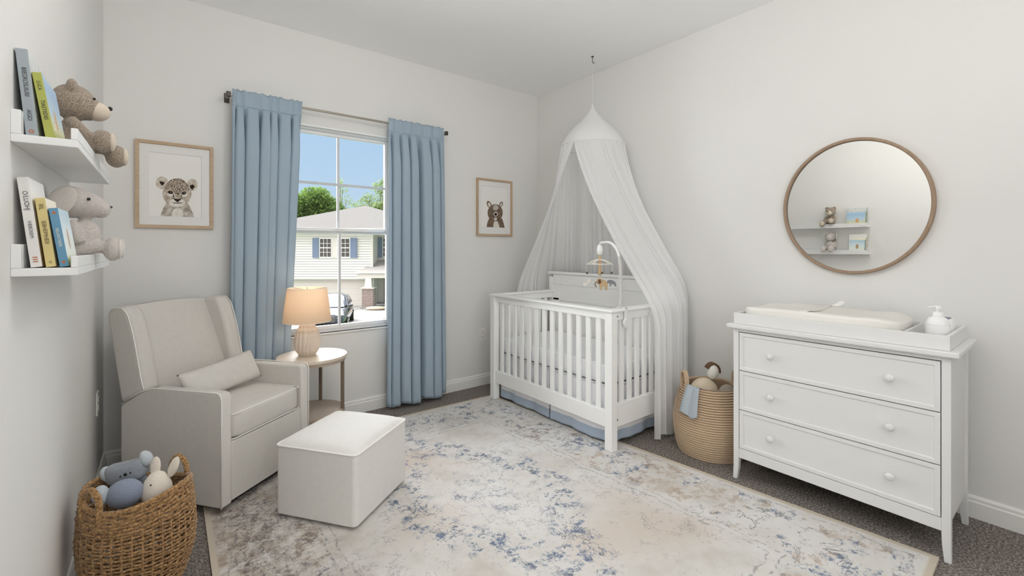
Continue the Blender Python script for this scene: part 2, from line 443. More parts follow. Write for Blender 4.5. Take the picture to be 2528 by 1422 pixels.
def outlet(loc, rz, label):
    o = thing('wall_outlet', loc, label, 'outlet', rz)
    mb = MB(); mb.rings([[(x, 0 if k == 0 else -.006, z) for x, z in rrect(-.036 + .002 * k, .036 - .002 * k, -.058 + .002 * k, .058 - .002 * k, .004)] for k in (0, 1)])
    mb.build('cover_plate', m_outlet, o)
    for zc in (-.02, .02):
        mb = MB(); mb.rings([[(x, y, z + zc) for x, z in rrect(-.016, .016, -.014, .014, .006)] for y in (-.006, -.0085)])
        r = mb.build('receptacle', m_outlet, o)
        mb = MB()
        for dx in (-.006, .006): mb.b2(dx - .001, dx + .001, -.0092, -.0085, zc - .002, zc + .007)
        mb.build('slot', m_slot, r)
outlet((2.272, YA, .452), 0, 'white wall outlet low on the back wall beside the crib')
outlet((XC, 3.05, .454), radians(90), 'white wall outlet on the left wall behind the armchair')

# ------------------------------------------------------------------ curtains
RY = 3.262
rod = thing('curtain_rod', (1.08, RY, 2.186), 'thin nickel curtain rod across the top of the window', 'curtain rod')
mb = MB(); mb.cyl((-.762, 0, 0), (.762, 0, 0), .008, seg=14); mb.build('rod', m_rod, rod, smooth=60)
for s in (-1, 1):
    mb = MB(); x = s * .766
    mb.tube([(x, .093, 0), (x, .03, 0), (x, .008, 0), (x, 0, 0)], .009, 10)
    b = mb.build('return_bracket', m_rod, rod, smooth=60)
    mb = MB(); mb.b2(x - .012, x + .012, -.018, .006, -.016, .016); mb.build('end_cap', m_rodend, rod, bevel=.003)
    mb = MB(); mb.b2(x - .014, x + .014, .086, .092, -.03, .03); mb.build('wall_plate', m_rodend, rod, bevel=.002)

def curtain(name, xt0, xt1, xb0, xb1, nf, seed, label, zb):
    rnd = random.Random(seed); ph = [rnd.uniform(0, 6.28) for _ in range(6)]
    jit = [rnd.uniform(-.32, .32) for _ in range(nf + 2)]; amp = [rnd.uniform(.62, 1.0) for _ in range(nf + 2)]
    ztop = 2.222
    def f(u, v):
        z = ztop - v * (ztop - zb)
        wv = min(1, v / .18); wv = wv * wv * (3 - 2 * wv)
        xl = xt0 + (xb0 - xt0) * v; xr = xt1 + (xb1 - xt1) * v
        k = u * nf; i = int(min(k, nf - 1e-6)); fr = k - i
        j0, j1 = jit[i], jit[i + 1]; kk = k + (j0 * (1 - fr) + j1 * fr)
        a = amp[i] * (1 - fr) + amp[i + 1] * fr
        p = 2 * pi * kk + .5 * sin(2.2 * v + ph[0])
        w_ = math.tanh(1.9 * (sin(p) - .22)) / .93
        edge_ = min(1, u / .05, (1 - u) / .05)
        big = (.012 + .043 * wv) * a * w_ * (.3 + .7 * edge_)
        x = xl + (xr - xl) * u + (.003 + .013 * wv) * cos(p) * edge_
        y = RY - .004 + big + .006 * sin(9 * u + 3 * v + ph[1]) * wv
        if v < .045:      # rod pocket and ruffle hug the rod
            q = max(0, (v - .0) / .045)
            y = RY - .0150 - .005 * sin(p * 1.0) - .0012 * sin(3 * p + ph[2])
            z += (.0035 * sin(1.5 * p + ph[3]) + .0015 * sin(3.4 * p)) * (1 - q) ** 2
        if v > .9:
            g = (v - .9) / .1
            y += -.012 * g * g * sin(p + 1); z += .010 * g * sin(p * .5 + ph[4])
        return (x, max(min(y, 3.33), 3.17), z)
    root = thing(name, ((xt0 + xt1) / 2, RY, 0), label, 'curtain')
    loc = root.location.copy()
    mb = MB(); mb.grid(lambda u, v: tuple(Vector(f(u, v)) - loc), nf * 26, 90)
    mb.build('drape_panel', m_blue, root, smooth=180, solid=.003)
    mb = MB()
    mb.tube([Vector(f(u / 160, .0455)) - loc + Vector((0, -.0035, 0)) for u in range(161)], .0012, 5)
    mb.build('pocket_seam', m_blue, root, smooth=180)
    return root
curtain('curtain', .335, .735, .315, .635, 6, 3, 'dusty blue curtain panel left of the window, behind the table lamp', .03)
curtain('curtain', 1.345, 1.818, 1.328, 1.842, 6, 11, 'dusty blue curtain panel right of the window, hanging to the carpet', .03)

# ------------------------------------------------------------------ pictures
def print_conv(W, H, fx0, fx1, t0, dt, b0, db):
    def cv(x, y):
        u = (x - fx0) / (fx1 - fx0); top = t0 + u * dt; bot = b0 + u * db
        # undo the foreshortening across the width
        return ((u - .5) * W, ((bot - y) / (bot - top) - .5) * H)
    return cv
def ellp(cv, c, r, a=0, n=28):
    ca, sa = cos(radians(a)), sin(radians(a))
    return [cv(c[0] + r[0] * cos(2 * pi * k / n) * ca - r[1] * sin(2 * pi * k / n) * sa, c[1] + r[0] * cos(2 * pi * k / n) * sa + r[1] * sin(2 * pi * k / n) * ca) for k in range(n)]
def water(name, a, b, sc_=60):
    t = NT(name); v = t.obj(); f = t.noise(v, sc_, 5, .7)
    return t.done(t.bsdf(t.ramp(f, [(.35, rgb(*a)), (.65, rgb(*b))]), .75, spec=.1))
def spots(name):
    t = NT(name); v = t.obj()
    vo = t.n('ShaderNodeTexVoronoi', feature='DISTANCE_TO_EDGE'); t.l(v, vo.inputs['Vector']); vo.inputs['Scale'].default_value = 125
    f = t.step(vo.outputs['Distance'], .04, .16); n = t.noise(v, 40, 4, .7)
    c = t.mix(f, rgb(70, 56, 48), t.ramp(n, [(.35, rgb(186, 168, 148)), (.65, rgb(222, 212, 198))]))
    return t.done(t.bsdf(c, .75, spec=.1))
w_fur = water('watercolour_fur', (160, 146, 128), (216, 207, 194)); w_ear = water('watercolour_ear', (178, 165, 148), (222, 214, 203))
w_dk = water('watercolour_dark', (38, 30, 27), (66, 54, 48)); w_lt = water('watercolour_light', (216, 209, 199), (236, 232, 226))
w_br = water('watercolour_brown', (98, 82, 68), (142, 124, 106)); w_sp = spots('watercolour_spots'); w_body = water('watercolour_body', (150, 138, 124), (218, 212, 203), 45)
def picture(cx, cz, W, H, layers, mats, label, mat_m):
    root = thing('framed_picture', (cx, YA, cz), label, 'picture', 0)
    fw, fd = .019, .022
    mb = MB()
    prof = [(0, 0), (0, -fd), (fw * .9, -fd + .002), (fw, -fd + .008), (fw, 0)]
    ring = lambda i, y: [(-W / 2 + i, y, -H / 2 + i), (W / 2 - i, y, -H / 2 + i), (W / 2 - i, y, H / 2 - i), (-W / 2 + i, y, H / 2 - i)]
    mb.rings([ring(i, y) for i, y in prof], loop=True)
    mb.build('frame', m_frame, root, bevel=.001)
    mb = MB(); iw, ih = W / 2 - fw, H / 2 - fw
    mx, mt, mbm = mat_m
    mb.rings([[(-iw, -.0045, -ih), (iw, -.0045, -ih), (iw, -.0045, ih), (-iw, -.0045, ih)],
              [(-iw, -.010, -ih), (iw, -.010, -ih), (iw, -.010, ih), (-iw, -.010, ih)],
              [(-iw + mx, -.010, -ih + mbm), (iw - mx, -.010, -ih + mbm), (iw - mx, -.010, ih - mt), (-iw + mx, -.010, ih - mt)],
              [(-iw + mx + .002, -.0075, -ih + mbm + .002), (iw - mx - .002, -.0075, -ih + mbm + .002), (iw - mx - .002, -.0075, ih - mt - .002), (-iw + mx + .002, -.0075, ih - mt - .002)],
              [(-iw + mx + .002, -.0045, -ih + mbm + .002), (iw - mx - .002, -.0045, -ih + mbm + .002), (iw - mx - .002, -.0045, ih - mt - .002), (-iw + mx + .002, -.0045, ih - mt - .002)]], loop=True)
    mb.build('mat_board', m_mat_, root)
    mb = MB(); mb.b2(-iw, iw, -.0044, -.001, -ih, ih)
    for i, (mi, pl) in enumerate(layers):
        mb.mi = mi; mb.poly([(x, -.0048 - .00014 * i, z) for x, z in pl])
    o = mb.build('print', mats, root)
    return root
pm = [m_paper, w_fur, w_ear, w_dk, w_lt, w_br, w_sp, w_body]
cv = print_conv(.374, .509, 70, 1170, 75, 130, 1320, 25)
L = [(2, ellp(cv, (430, 692), (86, 88))), (3, [cv(395, 668), cv(470, 685), cv(455, 710), cv(432, 735), cv(408, 705)]),
     (2, ellp(cv, (858, 722), (78, 84))), (3, [cv(818, 735), cv(860, 715), cv(898, 745), cv(862, 790), cv(835, 775)]),
     (7, [cv(410, 1182), cv(418, 1120), cv(445, 1050), cv(500, 965), cv(560, 940), cv(720, 940), cv(800, 985), cv(850, 1080), cv(878, 1150), cv(885, 1192)]),
     (4, ellp(cv, (648, 1120), (78, 72))),
     (1, ellp(cv, (642, 840), (206, 188))), (6, [cv(460, 790), cv(480, 720), cv(540, 655), cv(600, 632), cv(680, 632), cv(750, 665), cv(800, 730), cv(815, 800), cv(740, 790), cv(690, 830), cv(650, 880), cv(610, 840), cv(560, 790)]),
     (4, ellp(cv, (642, 972), (118, 58))), (4, ellp(cv, (545, 858), (46, 20), 14)), (4, ellp(cv, (742, 866), (42, 20), -14)),
     (3, ellp(cv, (546, 826), (36, 23), 14)), (3, ellp(cv, (736, 838), (32, 22), -14)),
     (4, ellp(cv, (552, 822), (6, 5), 0, 10)), (4, ellp(cv, (742, 832), (6, 5), 0, 10)),
     (3, [cv(580, 905), cv(615, 918), cv(680, 918), cv(720, 905), cv(672, 945), cv(645, 968), cv(612, 942)]),
     (3, [cv(555, 962), cv(600, 972), cv(645, 972), cv(690, 970), cv(728, 972), cv(690, 980), cv(645, 982), cv(600, 981)]),
     (3, [cv(578, 852), cv(588, 852), cv(600, 895), cv(590, 905)]), (3, [cv(700, 860), cv(710, 862), cv(708, 900), cv(700, 905)])]
picture(.055, 1.606, .374, .509, L, pm, 'oak framed watercolour print of a spotted lion cub, left of the curtains', (.040, .045, .050))
cv = print_conv(.399, .520, 112, 860, 68, 80, 1275, 25)
L = [(5, ellp(cv, (375, 628), (44, 80), -24)), (4, ellp(cv, (380, 640), (24, 58), -24)), (5, ellp(cv, (630, 622), (36, 60), 22)), (4, ellp(cv, (630, 628), (18, 42), 22)),
     (5, [cv(312, 1136), cv(330, 1030), cv(365, 930), cv(450, 880), cv(570, 880), cv(655, 930), cv(690, 1040), cv(716, 1150)]),
     (4, [cv(458, 1141), cv(465, 1050), cv(488, 965), cv(545, 965), cv(585, 1060), cv(600, 1146)]),
     (5, ellp(cv, (503, 800), (162, 182))), (7, ellp(cv, (510, 690), (60, 62))), (3, ellp(cv, (508, 836), (60, 62))), (4, ellp(cv, (511, 830), (47, 52))), (3, ellp(cv, (511, 832), (31, 32))),
     (4, [cv(476, 900), cv(540, 902), cv(532, 950), cv(505, 972), cv(482, 948)]), (5, [cv(496, 925), cv(522, 925), cv(510, 945)]),
     (3, ellp(cv, (440, 745), (9, 8), 0, 12)), (3, ellp(cv, (580, 750), (8, 8), 0, 12))]
picture(2.4035, 1.606, .399, .520, L, pm, 'oak framed watercolour print of a brown bear, between curtain and crib canopy', (.030, .045, .060))

# ------------------------------------------------------------------ mirror
mir = thing('round_mirror', (XB, .772, 1.458), 'large round wall mirror with a thin tan wooden rim above the dresser', 'mirror', 0)
ry, rz_ = .333, .364
mb = MB(); n = 96
prof = [(0, 0), (0, -.026), (-.004, -.030), (-.012, -.030), (-.016, -.026), (-.016, 0)]
mb.rings([[(x, (ry + d) * cos(2 * pi * k / n), (rz_ + d) * sin(2 * pi * k / n)) for k in range(n)] for d, x in prof], loop=True)
mb.build('mirror_rim', m_mirrorwood, mir, smooth=35)
mb = MB(); mb.rings([[(x, (ry - .0165) * cos(2 * pi * k / n), (rz_ - .0165) * sin(2 * pi * k / n)) for k in range(n)] for x in (-.004, -.014)])
mb.build('mirror_glass', m_mirror, mir)

# ------------------------------------------------------------------ wall shelves
def shelf(z, label):
    r = thing('picture_ledge', (XC, 1.828, z), label, 'shelf', 0)
    a, b = -.38, .38
    mb = MB(); mb.b2(0, .107, a, b, 0, .018); mb.build('ledge_board', m_white, r, bevel=.0015)
    mb = MB(); mb.b2(0, .016, a, b, .018, .072); mb.build('back_rail', m_white, r, bevel=.0015)
    mb = MB(); mb.b2(.095, .107, a, b, .018, .045); mb.build('front_lip', m_white, r, bevel=.0015)
shelf(1.466, 'upper white picture ledge on the left wall')
shelf(1.168, 'lower white picture ledge on the left wall')

def textmesh(body, size, mat, parent, name, mtx, ext=.0002, sx=1.0):
    cu = bpy.data.curves.new(name, 'FONT'); cu.body = body; cu.size = size; cu.align_x = 'CENTER'; cu.align_y = 'CENTER'; cu.extrude = ext
    tmp = bpy.data.objects.new('tmp', cu); COL.objects.link(tmp)
    me = bpy.data.meshes.new_from_object(tmp.evaluated_get(bpy.context.evaluated_depsgraph_get()))
    bpy.data.objects.remove(tmp); bpy.data.curves.remove(cu)
    me.transform(mtx @ Matrix.Scale(sx, 4, (1, 0, 0)))
    me.materials.clear(); me.materials.append(mat)
    o = bpy.data.objects.new(name, me); COL.objects.link(o); o.parent = parent; return o

def cover_art(name, kind):
    t = NT(name); v = t.obj(); sp = t.n('ShaderNodeSeparateXYZ'); t.l(v, sp.inputs[0]); Z, Y = sp.outputs[2], sp.outputs[1]
    n = t.noise(v, 60, 4, .6); zz = t.math('ADD', Z, t.math('MULTIPLY', t.math('SUBTRACT', n, .5), .02))
    if kind == 'meadow':
        c = t.ramp(t.math('MULTIPLY', zz, 6.6), [(.05, rgb(168, 176, 84)), (.22, rgb(206, 204, 160)), (.42, rgb(186, 208, 220)), (.8, rgb(160, 190, 218)), (1, rgb(176, 202, 224))])
        e = t.math('ADD', t.math('POWER', t.math('DIVIDE', t.math('SUBTRACT', Y, .075), .018), 2.0), t.math('POWER', t.math('DIVIDE', t.math('SUBTRACT', Z, .055), .026), 2.0))
        c = t.mix(t.math('SUBTRACT', 1.0, t.step(e, .6, 1.2)), c, rgb(204, 160, 116))
        fl = t.n('ShaderNodeTexVoronoi'); t.l(v, fl.inputs['Vector']); fl.inputs['Scale'].default_value = 70
        c = t.mix(t.math('MULTIPLY', t.math('SUBTRACT', 1.0, t.step(fl.outputs['Distance'], .2, .4)), t.math('SUBTRACT', 1.0, t.step(Z, .03, .06))), c, rgb(240, 236, 210))
    elif kind == 'leaf':
        c = t.ramp(t.math('MULTIPLY', zz, 7.2), [(.06, rgb(186, 200, 128)), (.2, rgb(222, 226, 216)), (.6, rgb(206, 220, 222)), (.9, rgb(176, 202, 214))])
        e = t.math('ADD', t.math('POWER', t.math('DIVIDE', t.math('SUBTRACT', Y, .07), .014), 2.0), t.math('POWER', t.math('DIVIDE', t.math('SUBTRACT', Z, .066), .028), 2.0))
        c = t.mix(t.math('SUBTRACT', 1.0, t.step(e, .6, 1.2)), c, rgb(176, 146, 112))
    elif kind == 'pale':
        c = t.ramp(t.math('MULTIPLY', zz, 5), [(.1, rgb(214, 190, 140)), (.5, rgb(232, 222, 200)), (.75, rgb(238, 236, 232))])
    elif kind == 'cloud':
        c = t.ramp(n, [(.35, rgb(196, 204, 206)), (.6, rgb(224, 224, 220))])
    else:
        c = t.ramp(t.math('MULTIPLY', zz, 6), [(.2, rgb(226, 206, 156)), (.7, rgb(238, 230, 210))])
    return t.done(t.bsdf(c, .45))
m_pages = M('page_block', (232, 226, 212), .85)
m_ink = M('black_ink', (40, 40, 44), .6); m_inkw = M('pale_ink', (222, 220, 200), .6); m_inkr = M('rust_ink', (176, 100, 62), .6); m_inkb = M('brown_ink', (78, 58, 34), .6)
def book(X0, Y0, Z0, th, h, w, tilt, cs, cov, label, words, ink, emblems, wsize):
    """spine faces -Y; back cover towards the wall; leans back by tilt degrees"""
    r = thing('book', (X0, Y0, Z0), label, 'book', 0)
    r.rotation_euler = (0, radians(-tilt), 0)
    ms = M('spine_' + str(len(bpy.data.materials)), cs, .45, var=.06, vscale=30)
    mb = MB(); c = .0022
    mb.b2(0, th, 0, .003, 0, h); mb.b2(0, c, .003, w, 0, h)
    mb.build('spine_cover', ms, r, bevel=.0008)
    mb = MB(); mb.b2(th - c, th, .003, w, 0, h); mb.build('front_cover', cov, r, bevel=.0006)
    mb = MB(); mb.b2(c, th - c, .003, w - .003, .002, h - .003); mb.build('pages', m_pages, r)
    # title runs down the spine
    R = Matrix.Rotation(radians(90), 4, 'X') @ Matrix.Rotation(radians(-90), 4, 'Z')
    for body, zc, size, sx in words:
        textmesh(body, size * wsize * .88, ink, r, 'spine_title', Matrix.Translation((th / 2, -.0003, zc * h)) @ R, .0002, sx)
    for zc, k in emblems:
        mb = MB(); n_ = 18; rad = th * .22
        if k == 'ring':
            mb.rings([[(th / 2 + q * cos(2 * pi * i / n_), y, zc * h + q * sin(2 * pi * i / n_)) for i in range(n_)] for q, y in ((rad, 0), (rad, -.0005), (rad * .55, -.0005), (rad * .55, 0))], loop=True)
        elif k == 'bars':
            for dz in (-.004, .001, .006): mb.b2(th / 2 - rad, th / 2 + rad, -.0005, 0, zc * h + dz, zc * h + dz + .0022)
        else:
            mb.rings([[(th / 2 + rad * cos(2 * pi * i / n_), y, zc * h + rad * .9 * sin(2 * pi * i / n_)) for i in range(n_)] for y in (0, -.0005)])
        mb.build('spine_emblem', m_inkr, r)
    return r
zu, zl = 1.4850, 1.1870
book(-.2465, 1.472, zu, .0195, .196, .165, 5.0, (152, 161, 165), cover_art('art_cloud', 'cloud'), 'tall blue-grey picture book against the wall on the upper ledge',
     [('BIIEOROSUIUIIII', .62, .0125, .86), ('AIGIDI', .24, .0115, .85)], m_ink, [(.055, 'ring')], 1.0)
book(-.2160, 1.476, zu, .0155, .150, .175, 8.6, (164, 168, 78), cover_art('art_meadow', 'meadow'), 'olive green picture book with a blue meadow cover on the upper ledge',
     [('LI-ICA', .80, .0105, .85), ('TIASTIIDIEI', .43, .0112, .95)], m_ink, [], 1.0)
book(-.2390, 1.472, zl, .0185, .205, .160, 6.2, (222, 220, 216), cover_art('art_pale', 'pale'), 'tall white picture book nearest the wall on the lower ledge',
     [('O/LUOHJ', .74, .0128, .95), ('IVEIBOIIEIM', .42, .0095, .95)], m_ink, [(.075, 'bars')], 1.0)
book(-.2150, 1.474, zl, .0165, .160, .130, 6.6, (206, 188, 126), cover_art('art_sand', 'sand'), 'yellow spined book in the middle of the lower ledge row',
     [('IIIL', .87, .0125, 1.0), ('IEBHEIMHEIII', .50, .0115, .95), ('O', .07, .008, 1)], m_inkb, [], 1.0)
book(-.1925, 1.476, zl, .0155, .138, .145, 8.0, (92, 142, 172), cover_art('art_leaf', 'leaf'), 'short blue book with a pale leaf cover, outermost on the lower ledge',
     [('IIELIANTIEERI', .50, .0085, 1.0)], m_inkw, [(.92, 'disc'), (.08, 'disc')], 1.0)

# ------------------------------------------------------------------ plush animals on the ledges
def plushbody(parts):
    mb = MB()
    for p in parts:
        if p[0] == 'e': mb.ell(p[1], p[2], 20, 12, p[3] if len(p) > 3 else None)
        else: mb.tube(smoothpts(p[1], 5), [p[2][0] + (p[2][1] - p[2][0]) * i / (5 * (len(p[1]) - 1)) for i in range(5 * (len(p[1]) - 1) + 1)], 14)
    return mb
# bear: +x is out into the room; origin on the ledge
be = thing('teddy_bear', (-.208, 1.80, zu + .002), 'taupe teddy bear sitting on the upper ledge beside the books', 'plush toy', radians(4))
mb = plushbody([('e', (-.002, 0, .060), (.036, .044, .059)), ('e', (.002, 0, .166), (.050, .050, .052)), ('e', (.030, 0, .156), (.034, .037, .036)),
    ('t', [(-.005, -.036, .108), (.018, -.046, .080), (.036, -.044, .062)], (.017, .015)), ('t', [(-.005, .036, .108), (.018, .046, .080), (.045, .042, .056)], (.017, .015)),
    ('t', [(.0, -.026, .036), (.04, -.028, .050), (.05, -.030, .055)], (.022, .020)), ('t', [(.0, .028, .036), (.04, .034, .050), (.07, .038, .050)], (.022, .020)),
    ('e', (.064, -.032, .058), (.027, .030, .033)), ('e', (.094, .048, .030), (.027, .031, .035)),
    ('e', (.000, -.036, .204), (.013, .020, .021)), ('e', (.000, .036, .204), (.013, .020, .021))])
mb.build('plush_body', m_bear, be, remesh=.0042, relax=3)
mb = MB(); mb.ell((.049, 0, .150), (.033, .031, .028), 24, 14); mb.build('muzzle', m_muzzle, be, smooth=180)
mb = MB(); mb.ell((.080, 0, .164), (.006, .010, .0065), 16, 10); mb.build('nose', m_black, be, smooth=180)
for s in (-1, 1):
    mb = MB(); mb.ell((.046, s * .027, .180), (.0035, .0035, .0035), 12, 8); mb.build('eye', m_black, be, smooth=180)
    mb = MB(); mb.ell((.084 if s < 0 else .114, -.033 if s < 0 else .048, .058 if s < 0 else .030), (.0095, .024, .027), 20, 10); mb.build('foot_pad', m_muzzle, be, smooth=180)
# grey puppy
pu = thing('plush_puppy', (-.205, 1.80, zl + .002), 'pale grey plush puppy with floppy ears sitting on the lower ledge', 'plush toy', radians(3))
mb = plushbody([('e', (-.002, 0, .062), (.040, .044, .061)), ('e', (.022, 0, .080), (.036, .040, .048)), ('e', (-.006, 0, .176), (.048, .046, .046)), ('e', (.025, 0, .168), (.044, .038, .038)), ('e', (.056, 0, .158), (.024, .026, .026)),
    ('t', [(-.004, -.036, .118), (.004, -.048, .085), (.012, -.046, .058)], (.014, .016)), ('t', [(-.004, .036, .118), (.004, .048, .085), (.012, .046, .058)], (.014, .016)),
    ('t', [(.0, -.026, .030), (.04, -.028, .046), (.066, -.028, .047)], (.021, .018)), ('t', [(.0, .026, .030), (.04, .030, .046), (.066, .034, .047)], (.021, .018)),
    ('e', (.083, -.029, .040), (.022, .028, .036)), ('e', (.088, .038, .042), (.022, .027, .035))])
mb.build('plush_body', m_pup, pu, remesh=.0042, relax=3)
for s in (-1, 1):
    mb = MB(); mb.ell((-.024, s * .051, .172), (.028, .008, .047), 20, 12, rotm('Y', 30) @ rotm('X', -s * 8)); mb.build('ear', m_pupear, pu, smooth=180)
    mb = MB(); mb.ell((.032, s * .0375, .184), (.0042, .003, .0042), 12, 8); mb.build('eye', m_black, pu, smooth=180)
    mb = MB(); mb.ell((.099 if s < 0 else .104, -.029 if s < 0 else .038, .040 if s < 0 else .042), (.007, .022, .030), 20, 10); mb.build('foot_pad', m_pupear, pu, smooth=180)
mb = MB(); mb.ell((.079, 0, .166), (.004, .006, .004), 12, 8); mb.build('nose', m_slot, pu, smooth=180)

# ------------------------------------------------------------------ rug
RZ = .0125
rp = [(.130, .30), (2.415, .355), (2.150, 3.045), (.150, 3.085)]
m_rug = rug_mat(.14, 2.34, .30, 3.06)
mb = MB()
def rugf(u, v):
    a = Vector(rp[0]).lerp(Vector(rp[1]), u); b = Vector(rp[3]).lerp(Vector(rp[2]), u); p = a.lerp(b, v)
    return p
N1 = 40
mb.grid(lambda u, v: (*rugf(u, v), RZ - .0008 + .0006 * sin(14 * u + 9 * v)), N1, N1)
edge = [rugf(i / 39, 0) for i in range(39)] + [rugf(1, i / 39) for i in range(39)] + [rugf(1 - i / 39, 1) for i in range(39)] + [rugf(0, 1 - i / 39) for i in range(39)]
mb.rings([[(p.x, p.y, RZ) for p in edge], [(p.x, p.y, .0005) for p in edge]], caps=False)
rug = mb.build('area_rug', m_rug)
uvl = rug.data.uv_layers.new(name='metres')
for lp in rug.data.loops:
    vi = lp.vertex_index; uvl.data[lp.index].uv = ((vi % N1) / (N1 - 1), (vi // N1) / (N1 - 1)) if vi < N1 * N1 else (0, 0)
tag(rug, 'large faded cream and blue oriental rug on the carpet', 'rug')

# ------------------------------------------------------------------ armchair
CH = thing('armchair', (.205, 2.405, RZ), 'pale grey wingback glider armchair in the corner beside the curtain', 'armchair', radians(38))
W_, AW = .575, .058
def sidepoly(pts, x0, x1, name, mat, parent, bevel=.012, inset=0):
    mb = MB(); mb.prism(pts, lambda a, b: (x0, a, b), lambda a, b: (x1, a, b))
    return mb.build(name, mat, parent, bevel=bevel, bseg=4, smooth=50)
arm = [(0, .034), (0, .532), (.010, .552), (.028, .557), (.40, .552), (.48, .528), (.598, .462), (.606, .445), (.606, .034)]
wing = [(.444, .535), (.466, .62), (.503, .775), (.540, .885), (.566, .922), (.590, .936), (.655, .932), (.688, .915), (.695, .885), (.602, .462), (.50, .510)]
WT = .078
for s in (0, 1):
    x0, x1 = (0, AW) if s == 0 else (W_ - AW, W_)
    sidepoly(arm, x0, x1, 'armrest', m_chair, CH, .010)
    wa, wb_ = (-.004, WT) if s == 0 else (W_ - WT, W_ + .004)
    sidepoly(wing, wa, wb_, 'wing', m_chair, CH, .024)
    xo = x0 if s == 0 else x1
    mb = MB(); mb.tube([(xo, a - .001 if a < .01 else a, b + (.001 if b > .4 else 0)) for a, b in [(.001, .036), (0, .528), (.005, .546), (.014, .5555), (.028, .559), (.40, .554), (.48, .530), (.600, .463)]], .0028, 8)
    mb.build('piping', m_pipe, CH, smooth=180)
    xw = -.003 if s == 0 else W_ + .003
    mb = MB(); mb.tube(smoothpts([(xw, a, b) for a, b in [(.454, .545), (.476, .62), (.512, .775), (.549, .885), (.575, .917), (.597, .929), (.655, .925), (.683, .908)]], 4), .0028, 8)
    mb.build('wing_piping', m_pipe, CH, smooth=180)
mb = MB(); rs = []
for z, f, r in ((.06, .50, .598), (.40, .462, .598), (.55, .466, .612), (.66, .510, .634), (.78, .562, .660), (.86, .596, .678), (.905, .616, .684), (.925, .632, .680)):
    row = []
    for k in range(13):
        c_ = 2 * k / 12 - 1; row.append((WT - .012 + (W_ - 2 * WT + .024) * k / 12, f + .042 - .020 * (1 - c_ ** 4), z + (.012 * (1 - c_ * c_) if z > .9 else 0)))
    rs.append(row + [(x, r, zz) for x, y, zz in row[::-1]])
mb.rings(rs); mb.build('backrest', m_chair, CH, bevel=.008, bseg=3, smooth=50)
mb = MB(); mb.b2(AW - .001, W_ - AW + .001, .006, .44, .040, .318); mb.build('seat_base', m_chair, CH, bevel=.008, bseg=3, smooth=50)
def seatfn(q):
    r = (1 - min(1, (2 * q.x / .45) ** 2)) * (1 - min(1, (2 * (q.y) / .47) ** 2))
    if q.z > 0: q.z += .016 * r
    return q
mb = MB(); superbox(mb, (W_ / 2, .225, .385), (W_ - 2 * AW - .003, .455, .130), 9, 26, seatfn); mb.build('seat_cushion', m_chair, CH, smooth=180)
for zc in (.441, .327):
    mb = MB(); pl = rrect(AW + .006, W_ - AW - .006, .004, .44, .02)
    mb.tube([(x, y, zc) for x, y in pl], .0028, 8, loop=True); mb.build('seat_piping', m_pipe, CH, smooth=180)
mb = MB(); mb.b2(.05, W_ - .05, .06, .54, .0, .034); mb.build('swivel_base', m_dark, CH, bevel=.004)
# lumbar pillow rests on the seat
pw = thing('lumbar_pillow', (.243, 2.790, .484), 'small oblong grey linen pillow on the armchair seat', 'pillow', radians(34))
mb = MB()
def pillow(mb, L, Hh, T, n=34, m=22):
    for sd in (-1, 1):
        def f(u, v):
            a, b = 2 * u - 1, 2 * v - 1
            th = T / 2 * ((1 - abs(a) ** 3.2) * (1 - abs(b) ** 2.6)) ** .5
            pin = 1 - .05 * (1 - abs(b)) * abs(a) ** 6; piny = 1 - .10 * (1 - abs(a)) * abs(b) ** 6
            return (a * L / 2 * pin, sd * th + .0015 * sin(19 * a + 7 * b) * (1 - a * a), b * Hh / 2 * piny)
        mb.grid(f, n, m)
    bmesh.ops.remove_doubles(mb.bm, verts=mb.bm.verts, dist=.0004)
pillow(mb, .425, .165, .095)
bmesh.ops.transform(mb.bm, matrix=Matrix.Translation((0, 0, .078)) @ Matrix.Rotation(radians(-24), 4, 'X') @ Matrix.Rotation(radians(-5), 4, 'Y'), verts=mb.bm.verts)
mb.build('pillow_cover', m_chair, pw, smooth=180)

# ------------------------------------------------------------------ ottoman
OT = thing('ottoman', (.701, 2.226, RZ), 'square pale linen ottoman with piped edge in front of the armchair', 'ottoman', radians(36.5))
ow, od, oh = .440, .420, .325
mb = MB(); mb.rings([[(x, y, z) for x, y in rrect(-ow / 2, ow / 2, -od / 2, od / 2, .022)] for z in (.014, oh)])
mb.build('ottoman_body', m_otto, OT, smooth=40, bevel=.006, bseg=3)
mb = MB()
def topf(u, v):
    x, y = (u - .5) * (ow - .002), (v - .5) * (od - .002); a, b = abs(2 * u - 1), abs(2 * v - 1)
    return (x * (1 - .018 * b ** 8), y * (1 - .018 * a ** 8), oh - .001 + .034 * ((1 - a ** 4) * (1 - b ** 4)) ** .55)
mb.grid(topf, 30, 30); mb.build('ottoman_top', m_otto, OT, smooth=180)
mb = MB(); mb.tube([(x, y, oh) for x, y in rrect(-ow / 2, ow / 2, -od / 2, od / 2, .022)], .0042, 8, loop=True); mb.build('piping', m_pipe, OT, smooth=180)
mb = MB(); mb.b2(-.17, .17, -.16, .16, .0, .015); mb.build('glider_base', m_dark, OT)

